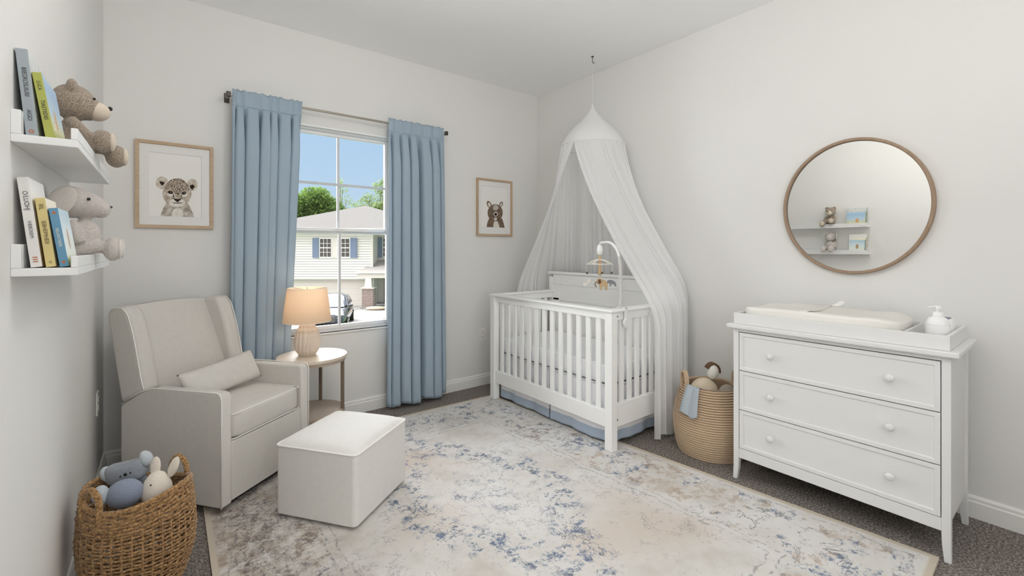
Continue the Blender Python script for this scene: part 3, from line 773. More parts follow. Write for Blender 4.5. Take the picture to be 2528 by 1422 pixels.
# ------------------------------------------------------------------ side table and lamp
ST = thing('side_table', (.742, 3.012, RZ), 'round taupe side table under the lamp by the window', 'side table', 0)
mb = MB(); mb.lathe([(.180, .523), (.203, .524), (.207, .529), (.207, .542), (.205, .545), (.0, .545)], 56); mb.build('tabletop', m_tabletop, ST, smooth=35)
mb = MB(); mb.lathe([(.150, .508), (.198, .508), (.2, .5245), (.150, .5245)], 56); mb.build('apron_ring', m_table, ST, smooth=35)
mb = MB(); mb.lathe([(.0, .180), (.19, .180), (.193, .183), (.193, .195), (.19, .198), (.0, .198)], 56); mb.build('lower_shelf', m_table, ST, smooth=35)
for k in range(4):
    a = radians(-37.9 + 8 + 90 * k)
    lo = -RZ if .183 * sin(a) > .05 else 0
    mb = MB(); mb.box((.183 * cos(a), .183 * sin(a), (.511 + lo) / 2), (.020, .020, .511 - lo), rotm('Z', math.degrees(a))); mb.build('leg', m_legmetal, ST, bevel=.002)
LP = thing('table_lamp', (.716, 3.03, .5575), 'lit table lamp with ribbed cream base on the side table', 'lamp', 0)
mb = MB()
def ribf(u, v):
    z = v * .215
    prof = [(0, .046), (.04, .052), (.16, .066), (.36, .0765), (.55, .074), (.72, .063), (.86, .046), (.95, .030), (1, .022)]
    r = prof[-1][1]
    for (a, ra), (b, rb) in zip(prof, prof[1:]):
        if a <= v <= b: q = (v - a) / (b - a); r = ra + (rb - ra) * (q * q * (3 - 2 * q)); break
    a = 2 * pi * u
    k = .0022 * math.copysign(abs(sin(17 * a + 1.6 * sin(6 * v + 2 * sin(2 * a)))) ** .7, sin(17 * a + 1.6 * sin(6 * v + 2 * sin(2 * a)))) * min(1, (1 - v) * 8)
    return ((r + k) * cos(a), (r + k) * sin(a), z)
mb.grid(ribf, 240, 60, wrap=True); mb.poly([(.046 * cos(2 * pi * k / 40), .046 * sin(2 * pi * k / 40), 0) for k in range(40)])
mb.build('ceramic_base', m_ceramic, LP, smooth=180)
mb = MB(); mb.cyl((0, 0, .20), (0, 0, .275), .008); mb.build('lamp_stem', m_rod, LP, smooth=50)
mb = MB(); mb.lathe([(.012, .26), (.028, .29), (.030, .315), (.02, .345), (.001, .352)], 20)
t_ = NT('warm_bulb'); em = t_.n('ShaderNodeEmission'); em.inputs[0].default_value = (1, .82, .62, 1); em.inputs[1].default_value = 4; t_.done(em)
mb.build('bulb', t_.m, LP, smooth=180)
mb = MB(); mb.lathe([(.142, .212), (.1165, .424), (.115, .424), (.1405, .212)], 64, caps=False)
mb.build('lamp_shade', m_shade, LP, smooth=60)
for r_, z_ in ((.1415, .213), (.116, .4235)):
    mb = MB(); mb.tube([(r_ * cos(2 * pi * k / 64), r_ * sin(2 * pi * k / 64), z_) for k in range(64)], .0014, 6, loop=True); mb.build('shade_ring', m_pipe, LP, smooth=180)
mb = MB()
for k in range(3): mb.cyl((0, 0, .41), (.116 * cos(2.1 * k), .116 * sin(2.1 * k), .421), .0015, seg=6)
mb.cyl((0, 0, .275), (0, 0, .43), .0025, seg=8); mb.build('shade_spider', m_rod, LP)

# ------------------------------------------------------------------ crib
CX0, CX1, CY0, CY1 = 2.106, 2.800, 1.737, 2.995
CR = thing('crib', ((CX0 + CX1) / 2, (CY0 + CY1) / 2, RZ), 'white slatted baby crib with tall panelled back under the canopy', 'crib', 0)
ox, oy = CR.location.x, CR.location.y
def cbox(name, x0, x1, y0, y1, z0, z1, bev=.0025, mat=None):
    mb = MB(); mb.b2(x0 - ox, x1 - ox, y0 - oy, y1 - oy, z0 - RZ, z1 - RZ); return mb.build(name, mat or m_cribwhite, CR, bevel=bev)
PS = .054
for y0 in (CY0, CY1 - PS):
    cbox('leg', CX0, CX0 + PS, y0, y0 + PS, RZ, .846)
    cbox('leg', CX1 - .04, CX1, y0, y0 + PS, RZ + (0 if y0 > 2 else 0), .98)
cbox('top_rail', CX0 - .008, CX0 + PS + .006, CY0 - .008, CY1 + .008, .8465, .862, .004)
cbox('front_rail', CX0 + .012, CX0 + .044, CY0 + PS, CY1 - PS, .800, .846)
cbox('front_rail', CX0 + .010, CX0 + .046, CY0 + PS, CY1 - PS, .146, .244)
ns = 13; span = (CY1 - CY0 - 2 * PS)
for k in range(ns):
    yc = CY0 + PS + span * (k + .85) / (ns + .7)
    cbox('slat', CX0 + .020, CX0 + .036, yc - .0185, yc + .0185, .240, .803, .003)
for y0 in (CY0, CY1 - PS):
    ya, yb = (y0 + .011, y0 + .043)
    cbox('end_rail', CX0 + PS, CX1 - .04, ya, yb, .795, .846)
    cbox('end_cap', CX0 + PS + .0065, CX1 - .041, y0 - .006, y0 + PS + .006, .8465, .862, .004)
    cbox('end_rail', CX0 + PS, CX1 - .04, ya, yb, .146, .285)
    for k in range(7):
        xc = CX0 + PS + (CX1 - .04 - CX0 - PS) * (k + .9) / 7.8
        cbox('slat', xc - .0185, xc + .0185, y0 + .019, y0 + .035, .282, .798, .003)
cbox('headboard_panel', CX1 - .034, CX1 - .010, CY0 + PS, CY1 - PS, .146, 1.004)
cbox('headboard_cap', CX1 - .048, CX1 + .004, CY0 - .012, CY1 + .012, 1.004, 1.026, .005)
for y0, y1, z0, z1 in ((CY0 + PS, CY1 - PS, .915, 1.0), (CY0 + PS, CY0 + PS + .075, .30, .915), (CY1 - PS - .075, CY1 - PS, .30, .915), (CY0 + PS, CY1 - PS, .775, .795)):
    cbox('headboard_moulding', CX1 - .041, CX1 - .0335, y0 + .001, y1 - .001, z0, z1, .002)
for z in (.195, .82):
    for (x, y) in ((CX0 + .030, CY0), ):
        mb = MB(); mb.cyl((x + .024 - ox, y - .0015 - oy, z - RZ), (x + .024 - ox, y + .004 - oy, z - RZ), .0045, seg=12); mb.build('bolt', m_rodend, CR, smooth=40)
cbox('mattress_support', CX0 + PS + .004, CX1 - .045, CY0 + PS + .004, CY1 - PS - .004, .376, .386, 0)

MT = thing('crib_mattress', (ox - .004, oy, .3865), 'white sheeted mattress inside the slatted crib', 'mattress')
mb = MB(); superbox(mb, (0, 0, .0615), (CX1 - CX0 - PS - .055, CY1 - CY0 - 2 * PS - .012, .123), 14, 24); mb.build('fitted_sheet', m_mattress, MT, smooth=180)
mb = MB(); a, b = (CX1 - CX0 - PS - .054) / 2, (CY1 - CY0 - 2 * PS - .011) / 2
mb.tube([(x, y, .006) for x, y in rrect(-a, a, -b, b, .05)], .0022, 6, loop=True); mb.build('sheet_piping', m_slot, MT, smooth=180)

SK = thing('crib_skirt', (ox, oy, RZ), 'white crib skirt with dusty blue hem band below the mattress', 'crib skirt')
def skirt(p0, p1, nrm, zt, zb, zband, seed):
    p0, p1 = Vector(p0), Vector(p1); L = (p1 - p0).length
    def f(za, zb_, off):
        def g(u, v):
            z = za + (zb_ - za) * v; p = p0.lerp(p1, u); d = (zt - z) / (zt - zb)
            w = .007 * d * sin(L * u * 21 + seed) + .004 * d * sin(L * u * 47 + 2 * seed)
            q = p + nrm * (w + off); return (q.x - ox, q.y - oy, z - RZ)
        return g
    mb = MB(); mb.grid(f(zt, zb, 0), int(L * 80) + 8, 16); mb.build('skirt_panel', m_skirt, SK, smooth=180, solid=.002)
    mb = MB(); mb.grid(f(zband, zb - .001, .0028), int(L * 80) + 8, 6); mb.build('hem_band', m_band, SK, smooth=180, solid=.0018)
nx, ny = Vector((-1, 0, 0)), Vector((0, -1, 0))
xs = CX0 + .066
skirt((xs, 2.335, 0), (xs, CY0 + .062, 0), nx, .376, .026, .088, 1.0)
skirt((xs, CY1 - .062, 0), (xs, 2.350, 0), nx, .376, .026, .088, 2.4)
skirt((xs + .012, 2.42, 0), (xs + .012, 2.27, 0), nx, .376, .026, .088, .4)
skirt((xs + .012, CY0 + .066, 0), (CX1 - .05, CY0 + .066, 0), ny, .376, .026, .088, 3.1)

# mobile clamped to the near end rail
MO = thing('crib_mobile', (2.227, 1.764, .8625), 'white baby mobile arm with hanging felt animals clamped to the crib end', 'mobile')
wl = lambda x, y, z: (x - 2.227, y - 1.764, z - .8625)
mb = MB(); mb.tube(smoothpts([wl(2.227, 1.764, .8625), wl(2.226, 1.764, 1.0), wl(2.222, 1.766, 1.12), wl(2.222, 1.775, 1.18)], 8), .0105, 12); mb.build('wrapped_post', plush('white_knit_wrap', (186, 184, 180), (232, 230, 226), 240, .7, .004), MO, smooth=180)
mb = MB(); mb.tube(smoothpts([wl(2.222, 1.775, 1.18), wl(2.222, 1.80, 1.235), wl(2.24, 1.86, 1.268), wl(2.27, 1.93, 1.272), wl(2.297, 1.985, 1.268), wl(2.303, 1.998, 1.255)], 8), .0085, 12); mb.build('arm', m_plastic, MO, smooth=180)
hx, hy = 2.303, 2.0
mb = MB(); mb.lathe([(.004, 1.262), (.016, 1.25), (.021, 1.225), (.020, 1.20), (.012, 1.188), (.002, 1.186)], 24, wl(hx, hy, 0)); mb.build('music_motor', m_plastic, MO, smooth=180)
mb = MB(); mb.lathe([(.008, 1.187), (.011, 1.17), (.009, 1.15), (.012, 1.128), (.010, 1.10), (.012, 1.065), (.009, 1.052), (.002, 1.05)], 20, wl(hx, hy, 0)); mb.build('wooden_hub', m_tan, MO, smooth=180)
for k in range(4):
    a = radians(10 + 90 * k) ; e = (hx + .085 * cos(a), hy + .085 * sin(a), 1.128)
    mb = MB(); mb.tube(smoothpts([wl(hx + .006 * cos(a), hy + .006 * sin(a), 1.158), wl(hx + .05 * cos(a), hy + .05 * sin(a), 1.146), wl(*e)], 6), [.006] * 12 + [.0045], 10); mb.build('spoke', m_cream, MO, smooth=180)
mb = MB(); mb.tube([wl(hx + .086 * cos(2 * pi * k / 48), hy + .086 * sin(2 * pi * k / 48), 1.128) for k in range(48)], .0035, 8, loop=True); mb.build('hoop', m_cream, MO, smooth=180)
def felt(outline, sc_, th, mat, name, c, parent, rz, spots_=None):
    R = Matrix.Translation(c) @ Matrix.Rotation(rz, 4, 'Z')
    mb = MB(); mb.prism(outline, lambda a, b: R @ Vector((a * sc_, -th / 2, b * sc_)), lambda a, b: R @ Vector((a * sc_, th / 2, b * sc_)))
    return mb.build(name, mat, parent, bevel=th * .38, bseg=3, smooth=60)
def curve2(pts, n=5):
    p = pts + pts[:1]; return [(q.x, q.y) for q in smoothpts([(a, b, 0) for a, b in p], n)][:-1]
eleph = curve2([(-.9, .35), (-.75, .85), (-.3, .95), (.1, .75), (.55, .55), (.9, .2), (.92, -.35), (.82, -.95), (.5, -.95), (.45, -.5), (.0, -.45), (-.05, -.95), (-.38, -.95), (-.42, -.35), (-.55, .0), (-.78, .0)])
bearf = curve2([(-1, .05), (-.9, .45), (-.5, .62), (0, .6), (.5, .4), (.85, .0), (1, -.6), (.85, -.8), (.65, -.6), (.35, -.3), (-.1, -.35), (-.2, -.75), (-.45, -.7), (-.4, -.2), (-.65, -.1), (-.85, -.2)])
rabf = curve2([(-.9, -.9), (-.95, -.2), (-.6, -.15), (-.2, -.2), (.1, .4), (.4, .9), (.75, .85), (.85, .3), (.6, -.1), (.2, -.3), (-.1, -.8), (-.5, -1)])
fa = TH * -1
for dx, dy, z, ol, mt, s_, nm in ((-.077, .044, 1.007, rabf, m_cream, .028, 'felt_rabbit'), (.006, -.014, .994, eleph, m_tan, .040, 'felt_elephant'), (.078, -.036, 1.0, bearf, m_grey, .031, 'felt_bear')):
    c = wl(hx + dx, hy + dy, z); top = wl(hx + dx, hy + dy, 1.128)
    mb = MB(); mb.cyl(top, (c[0], c[1], c[2] + s_ * .7), .0009, seg=6); st = mb.build('string', m_cream, MO)
    mb = MB(); mb.ell((c[0], c[1], 1.068 - .8625), (.0075, .0075, .0075), 16, 10); mb.build('bead', m_bead, MO, smooth=180)
    ob = felt(ol, s_, .012, mt, nm, c, MO, fa)
    if nm == 'felt_elephant':
        mb = MB(); q = Vector((-.45 * s_, -.0085, .42 * s_)); Rz = Matrix.Rotation(fa, 3, 'Z'); mb.ell(Vector(c) + Rz @ q, (.011, .004, .015), 14, 8, Rz); mb.build('felt_ear', m_brown, ob, smooth=180)
        mb = MB(); mb.tube(smoothpts([Vector(c) + Rz @ Vector((q_ * s_, -.001, w_ * s_)) for q_, w_ in ((-.72, .45), (-1.0, .30), (-1.18, -.05), (-1.05, -.38), (-.85, -.42))], 5), .0030, 8); mb.build('felt_trunk', m_brown, ob, smooth=180)
mb = MB(); mb.cyl(wl(2.235, 1.722, .775), wl(2.235, 1.7365, .775), .029, seg=28); mb.build('clamp_knob', m_plastic, MO, bevel=.003, bseg=3, smooth=40)
mb = MB(); mb.b2(-.006, .022, -.034, -.0285, -.09, .006); mb.b2(-.006, .022, -.034, .030, .0005, .006); mb.build('clamp_bracket', m_plastic, MO, bevel=.002)

# ------------------------------------------------------------------ canopy
CA = thing('bed_canopy', (2.655, 2.38, .03), 'white voile canopy hung from the ceiling and draped around the crib', 'canopy')
cxn, cyn = 2.655, 2.38
cl = lambda x, y, z: (x - cxn, y - cyn, z - .03)
mb = MB(); n_ = 64
prof = smoothpts([(.252, 0, 2.028), (.246, 0, 2.046), (.200, 0, 2.120), (.142, 0, 2.182), (.092, 0, 2.228), (.046, 0, 2.285), (.016, 0, 2.330), (.005, 0, 2.362)], 5)
mb.rings([[cl(cxn + p.x * cos(2 * pi * k / n_), cyn + p.x * sin(2 * pi * k / n_), p.z) for k in range(n_)] for p in prof], caps=False)
mb.build('canopy_crown', m_cotton, CA, smooth=180)
mb = MB(); mb.tube([cl(cxn + .2515 * cos(2 * pi * k / 64), cyn + .2515 * sin(2 * pi * k / 64), 2.030) for k in range(64)], .0045, 8, loop=True); mb.build('hoop', m_cotton, CA, smooth=180)
path = [(2.445, 3.065), (2.62, 3.085), (2.80, 3.075), (2.868, 3.02), (2.880, 2.85), (2.882, 2.38), (2.880, 1.84), (2.868, 1.715), (2.80, 1.672), (2.66, 1.664), (2.53, 1.668), (2.425, 1.664)]
pp = smoothpts([(x, y, 0) for x, y in path], 10)
cum = [0]
for a, b in zip(pp, pp[1:]): cum.append(cum[-1] + (b - a).length)
def onpath(u):
    d = u * cum[-1]
    for i in range(len(cum) - 1):
        if d <= cum[i + 1] + 1e-9:
            return pp[i].lerp(pp[i + 1], (d - cum[i]) / max(1e-9, cum[i + 1] - cum[i]))
    return pp[-1]
rnd = random.Random(5); fj = [rnd.uniform(.5, 1.0) for _ in range(60)]; fp = [rnd.uniform(-.35, .35) for _ in range(60)]
NFOLD = 26
def canf(u, v):
    z = 2.028 - v * 1.998
    th = radians(190 - 360 * u)
    r0 = Vector((cxn + .2515 * cos(th), cyn + .2515 * sin(th), 0)); r1 = onpath(u)
    er = max(0, min(1, (u - .80) / .17)); el = max(0, min(1, (.10 - u) / .10))
    dv = 1.06 + .14 * er + .06 * el; ex = 1.22 + .08 * er - .15 * el
    q = (2.028 - z) / dv
    q = min(q, 1) if q < .9 or q > 1.1 else 1 - (1.1 - q) ** 2 / .4
    f = q ** ex
    p = r0.lerp(r1, f)
    t0, t1 = onpath(max(0, u - .01)), onpath(min(1, u + .01)); tn = (t1 - t0).normalized(); nm = Vector((-tn.y, tn.x, 0))
    rn = Vector((cos(th), sin(th), 0)); nrm = (rn * (1 - f) - nm * -1 * f)
    nrm = (rn * (1 - f) + (nm if nm.dot(rn) > 0 else -nm) * f).normalized()
    k = u * NFOLD; i = int(k); fr = k - i; fr = fr * fr * (3 - 2 * fr)
    a = fj[i % 60] * (1 - fr) + fj[(i + 1) % 60] * fr; j = fp[i % 60] * (1 - fr) + fp[(i + 1) % 60] * fr
    amp = (.004 + .016 * min(1, v * 1.6)) * a
    ph = 2 * pi * (k * .5 + j) * 2
    w = amp * sin(ph + .7 * sin(3 * v)) + .004 * v * sin(2.3 * ph * .5 + 1)
    p = p + nrm * w + tn * (.5 * amp * sin(2 * ph))
    if v > .93: z += .008 * sin(ph * .5) * (v - .93) / .07
    x = min(p.x, 2.918)
    return cl(x, p.y, max(z, .014))
mb = MB(); mb.grid(canf, 640, 80); mb.build('voile_drape', m_sheer, CA, smooth=180)
mb = MB(); mb.cyl(cl(cxn, cyn, 2.36), cl(cxn, cyn, 2.685), .0016, seg=6); mb.build('hanging_cord', m_cotton, CA)
HK = thing('ceiling_hook', (cxn, cyn, ZC), 'small dark ceiling hook holding the canopy cord', 'hook')
mb = MB(); mb.cyl((0, 0, 0), (0, 0, -.005), .010, seg=16); mb.build('hook_plate', m_rodend, HK, smooth=40)
mb = MB(); mb.tube([(0, 0, -.004), (0, 0, -.025)] + [(.010 - .010 * cos(t), 0, -.037 - .014 * sin(t)) for t in [.0 + .35 * i for i in range(10)]], .0022, 8); mb.build('hook_wire', m_rodend, HK, smooth=180)

# ------------------------------------------------------------------ dresser
DX0, DX1, DY0, DY1 = 2.420, 2.835, .322, 1.166
DR = thing('dresser', ((DX0 + DX1) / 2, (DY0 + DY1) / 2, 0), 'white three drawer dresser with round knobs under the mirror', 'dresser')
dx, dy = DR.location.x, DR.location.y
def dbox(name, x0, x1, y0, y1, z0, z1, bev=.002, parent=None, mat=None):
    mb = MB(); mb.b2(x0 - dx, x1 - dx, y0 - dy, y1 - dy, z0, z1); return mb.build(name, mat or m_white, parent or DR, bevel=bev)
mb = MB()
zt = .800
prof = [(0, .800), (-.006, .803), (-.016, .806), (-.019, .811), (-.019, .825), (-.017, .828)]
mb.rings([[(x, y, z) for x, y in [(DX0 + o - .006 - dx, DY0 + o - .006 - dy), (DX1 + .012 - dx, DY0 + o - .006 - dy), (DX1 + .012 - dx, DY1 - o + .006 - dy), (DX0 + o - .006 - dx, DY1 - o + .006 - dy)]] for o, z in prof])
mb.build('top', m_white, DR, smooth=30)
PW = .028
# case: side panels, back, rails
dbox('side_panel', DX0 + PW, DX1 - PW, DY0 + .008, DY0 + .022, .135, zt)
dbox('side_panel', DX0 + PW, DX1 - PW, DY1 - .022, DY1 - .008, .135, zt)
dbox('back_panel', DX1 - .012, DX1 - .004, DY0 + PW, DY1 - PW, .135, zt)
dbox('top_rail', DX0 + .002, DX0 + .020, DY0 + PW, DY1 - PW, .787, zt)
dbox('bottom_rail', DX0 + .002, DX0 + .020, DY0 + PW, DY1 - PW, .115, .166)
dbox('case_interior', DX0 + .024, DX1 - .014, DY0 + .0225, DY1 - .0225, .166, .786, 0, None, m_dark)
for ix, xa in ((0, DX0), (1, DX1 - PW)):
    for iy, ya in ((0, DY0), (1, DY1 - PW)):
        # square post whose foot tapers and kicks outward
        sx, sy = (-1 if ix == 0 else 1), (-1 if iy == 0 else 1)
        mb = MB(); rs = []
        for z, tp, kick in ((0, .66, .004), (.03, .74, .002), (.06, .84, .0005), (.10, .95, 0), (.13, 1, 0), (zt, 1, 0)):
            w = PW * tp * (1.12 if z < .2 else 1)
            w = min(w, PW)
            x0 = xa if sx < 0 else xa + PW - w; y0 = ya if sy < 0 else ya + PW - w
            x0 += sx * kick; y0 += sy * kick * .3
            rs.append([(x0 - dx, y0 - dy, z), (x0 + w - dx, y0 - dy, z), (x0 + w - dx, y0 + w - dy, z), (x0 - dx, y0 + w - dy, z)])
        mb.rings(rs); mb.build('leg', m_white, DR, bevel=.0015)
for z0, z1 in ((.169, .3705), (.3745, .5795), (.5835, .7835)):
    y0, y1 = DY0 + PW + .003, DY1 - PW - .003
    mb = MB(); mb.b2(DX0 + .006 - dx, DX0 + .022 - dx, y0 - dy, y1 - dy, z0, z1)
    fr = .018; xf0, xf1 = DX0 + .001, DX0 + .0062
    dr = mb.build('drawer', m_white, DR)
    mb = MB()
    rg = lambda i, x: [(x - dx, y0 + i - dy, z0 + i), (x - dx, y1 - i - dy, z0 + i), (x - dx, y1 - i - dy, z1 - i), (x - dx, y0 + i - dy, z1 - i)]
    mb.rings([rg(0, xf1), rg(0, xf0 + .0008), rg(.0008, xf0), rg(fr - .001, xf0), rg(fr + .003, xf1)], loop=True)
    mb.build('drawer_frame', m_white, dr)
    for yk in (.506, .975):
        zc = (z0 + z1) / 2 + .002
        mb = MB(); pr = [(.006, -.0005), (.0065, .010), (.009, .013), (.0155, .017), (.0168, .022), (.0150, .027), (.009, .0305), (.001, .0315)]
        mb.rings([[(xf1 - h - dx, yk + r * cos(2 * pi * k / 24) - dy, zc + r * sin(2 * pi * k / 24)) for k in range(24)] for r, h in pr])
        mb.build('knob', m_white, dr, smooth=60)

# changing tray, pad, toiletries on top
TX0, TX1, TY0, TY1, TZ = 2.424, 2.838, .326, 1.166, .8285
TR = thing('changing_tray', ((TX0 + TX1) / 2, (TY0 + TY1) / 2, TZ), 'white wooden changing tray on top of the dresser', 'changing tray')
tx, ty = TR.location.x, TR.location.y
for nm, x0, x1, y0, y1, z0, z1 in (('front_board', TX0, TX0 + .014, TY0, TY1, 0, .058), ('back_board', TX1 - .014, TX1, TY0, TY1, 0, .058), ('end_board', TX0 + .014, TX1 - .014, TY0, TY0 + .014, 0, .058),
    ('end_board', TX0 + .014, TX1 - .014, TY1 - .014, TY1, 0, .058), ('divider', TX0 + .014, TX1 - .014, .470, .480, .004, .050), ('tray_floor', TX0 + .014, TX1 - .014, TY0 + .014, TY1 - .014, 0, .004)):
    mb = MB(); mb.b2(x0 - tx, x1 - tx, y0 - ty, y1 - ty, z0, z1); mb.build(nm, m_white, TR, bevel=.0012)
PD = thing('changing_pad', (2.63, .816, TZ + .0045), 'soft white contoured changing pad with strap in the tray', 'changing pad')
def padfn(q):
    u = q.x / .185
    if q.z > 0: q.z *= (.62 + .38 * min(1, abs(u) ** 1.7)); q.z += .002 * sin(46 * q.y) * (abs(u) > .6) + .0015 * sin(31 * q.y + 20 * q.x)
    return q
mb = MB(); superbox(mb, (0, 0, .049), (.372, .655, .098), 6, 30, padfn); mb.build('pad_cover', m_pad, PD, smooth=180)
mb = MB(); st = []
for k in range(25):
    u = -1 + 2 * k / 24; x = .188 * u
    h = .0515 + .049 * (.62 + .38 * abs(u) ** 1.7) * (1 - abs(u) ** 6) ** (1 / 6) if abs(u) < 1 else .03
    st.append([(x, .03 + w, h + .001) for w in (-.017, .017)])
mb.rings(st, closed=False); mb.build('strap', m_pad, PD, smooth=180, solid=.0025)
mb = MB(); mb.rings([[(.16, -.02, .095), (.16, .012, .095)], [(.166, -.036, .107), (.166, -.006, .107)], [(.171, -.046, .121), (.171, -.022, .122)]], closed=False); mb.build('strap_tab', m_pad, PD, solid=.002)
BO = thing('lotion_bottle', (2.580, .384, TZ + .0045), 'white pump lotion bottle at the near end of the changing tray', 'bottle')
mb = MB(); mb.lathe([(.0, 0), (.035, 0), (.038, .004), (.039, .05), (.0385, .078), (.036, .092), (.029, .104), (.019, .110), (.0165, .112), (.0, .112)], 40); mb.build('bottle_body', m_plastic, BO, smooth=50)
mb = MB(); mb.lathe([(.0, .111), (.0185, .111), (.0185, .127), (.016, .130), (.0, .130)], 28); mb.build('collar', m_plastic, BO, smooth=40)
mb = MB(); mb.cyl((0, 0, .129), (0, 0, .143), .005, seg=14); mb.lathe([(.0, .142), (.011, .142), (.012, .146), (.010, .155), (.0, .156)], 22); mb.tube([(0, 0, .150), (-.012, .016, .151), (-.020, .028, .148)], .004, 10); mb.build('pump_head', m_plastic, BO, smooth=50)
mb = MB(); mb.tube([(.0389 * cos(2 * pi * k / 40), .0389 * sin(2 * pi * k / 40), .079) for k in range(40)], .0008, 6, loop=True); mb.build('seam_ring', m_plastic, BO, smooth=180)
WB = thing('wipes_dispenser', (2.688, .380, TZ + .0045), 'white wipes dispenser with a violet lid behind the lotion bottle', 'dispenser')
mb = MB(); mb.rings([[(x, y, z) for x, y in rrect(-.052 * k, .052 * k, -.036 * k, .036 * k, .012)] for z, k in ((0, 1), (.03, 1.0), (.088, .86), (.094, .80))]); mb.build('dispenser_body', m_plastic, WB, smooth=50)
mb = MB(); mb.rings([[(x, y, z) for x, y in rrect(-.030, .030, -.020, .020, .006)] for z in (.094, .0965)]); mb.build('lid_flap', M('violet_lid', (98, 92, 128), .4), WB, bevel=.0008)

# ------------------------------------------------------------------ rope basket by the crib
RB = thing('rope_basket', (2.640, 1.412, 0), 'tan coiled rope basket between the crib and the dresser', 'basket')
nrow, Hb = 30, .405
mb = MB(); S = 72
def rr(z):
    q = z / Hb
    return .168 + .046 * sin(pi * min(1, q * .85 + .12)) - .012 * q ** 3
pr = [(.001, 0, 0), (.15, 0, 0)]
for i in range(nrow):
    z0 = Hb * i / nrow; hh = Hb / nrow
    for k in range(5):
        a = -pi / 2 + pi * (k + .5) / 5
        pr.append((rr(z0 + hh / 2) + .0042 * cos(a), z0 + hh / 2 + hh * .47 * sin(a), 0))
    pr.append((rr(z0 + hh) - .0012, z0 + hh * 1.0, 1))
pr.append((rr(Hb) - .004, Hb + .001, 0))
for i in range(nrow, 1, -2):
    z0 = Hb * i / nrow; pr += [(rr(z0) - .012, z0, 0), (rr(z0) - .009, z0 - Hb / nrow, 0)]
pr += [(.15, .012, 0), (.001, .012, 0)]
prev = None
for r_, z_, mi in pr:
    ring = mb.verts([(r_ * cos(2 * pi * k / S), r_ * sin(2 * pi * k / S), z_) for k in range(S)])
    if prev:
        mb.mi = 1 if (mi or pmi) else 0
        for k in range(S): mb._f([prev[k], prev[(k + 1) % S], ring[(k + 1) % S], ring[k]])
    prev, pmi = ring, mi
mb.build('coiled_wall', [m_rope, m_ropeline], RB, smooth=180)
for a0 in (142, -38):
    a = radians(a0); c = Vector((cos(a), sin(a), 0)); t = Vector((-sin(a), cos(a), 0)); r_ = rr(Hb) - .002
    mb = MB()
    for o in (-.006, .006):
        mb.tube(smoothpts([c * (r_ + o) + t * d + Vector((0, 0, z)) for d, z in ((-.035, .375), (-.036, .43), (-.024, .468), (0, .48), (.024, .468), (.036, .43), (.035, .375))], 6), .0075, 10)
    mb.build('handle', m_rope, RB, smooth=180)
# things in it
TO = thing('folded_cloth', (2.500, 1.528, .405), 'pale blue cloth hanging over the rim of the rope basket', 'cloth')
def clothf(u, v):
    a = radians(124 - 27 * (u - .5) * (1 + .2 * v))
    s = v * .22 - .05
    rim = rr(Hb) + .004
    if s < 0: r_, z = rim + s * .8 - .004, .412 + s * .35 + .002
    elif s < .02: r_, z = rim + .010 * sin(s / .02 * pi / 2), .412 - s * .25
    else: r_, z = rr(max(.05, .407 - (s - .02))) + .014, .407 - (s - .02) - .012 * (u - .3) * (s / .2)
    r_ += .010 * abs(sin(5.5 * u + .6)) * (.2 + v); z -= .012 * v * sin(6 * u)
    return (RB.location.x + r_ * cos(a + radians(50)) - 2.5, RB.location.y + r_ * sin(a + radians(50)) - 1.528, z - .405)
mb = MB(); mb.grid(clothf, 26, 40); mb.build('cloth_sheet', M('pale_blue_cotton', (178, 188, 196), .9, bump=.15, bscale=200), TO, smooth=180, solid=.003)
DG = thing('plush_toy', (2.622, 1.424, .28), 'cream plush toy with brown patches poking out of the rope basket', 'plush toy', TH * -1)
mb = MB(); mb.ell((-.02, 0, .075), (.085, .06, .085), 26, 16); mb.build('plush_body', plush('cream_plush', (206, 190, 166), (224, 210, 188), 300, .3, .002), DG, smooth=180)
mb = MB(); mb.ell((.035, .0, .195), (.034, .034, .045), 24, 16, rotm('Y', 10)); mb.build('head', plush('white_plush', (226, 222, 212), (240, 237, 230), 300, .3, .002), DG, smooth=180)
mb = MB(); mb.rings([[Vector((.035, 0, .195)) + rotm('Y', 10) @ Vector((rd * .041 * cos(t), y, rd * .053 * sin(t))) for t in [.05 + .31 * i for i in range(10)]] for y, rd in ((-.012, 1.0), (.03, 1.0))], closed=False)
mb.build('hood_flap', m_brown, DG, smooth=180, solid=.007)
mb = MB(); mb.ell((-.045, -.05, .085), (.028, .014, .018), 16, 10); mb.build('brown_patch', m_brown, DG, smooth=180)
mb = MB(); mb.tube([(-.08, -.03, .085), (-.115, -.02, .100), (-.14, -.01, .098)], [.012, .010, .008], 10); mb.build('paw', m_tan, DG, smooth=180)
GY_ = thing('plush_toy', (2.672, 1.328, .30), 'grey rounded plush toy beside the cream one in the rope basket', 'plush toy', 0)
mb = MB(); mb.ell((0, 0, .05), (.062, .045, .062), 24, 14); mb.build('plush_body', plush('warm_grey_plush', (150, 140, 130), (176, 166, 155), 300, .3, .002), GY_, smooth=180)

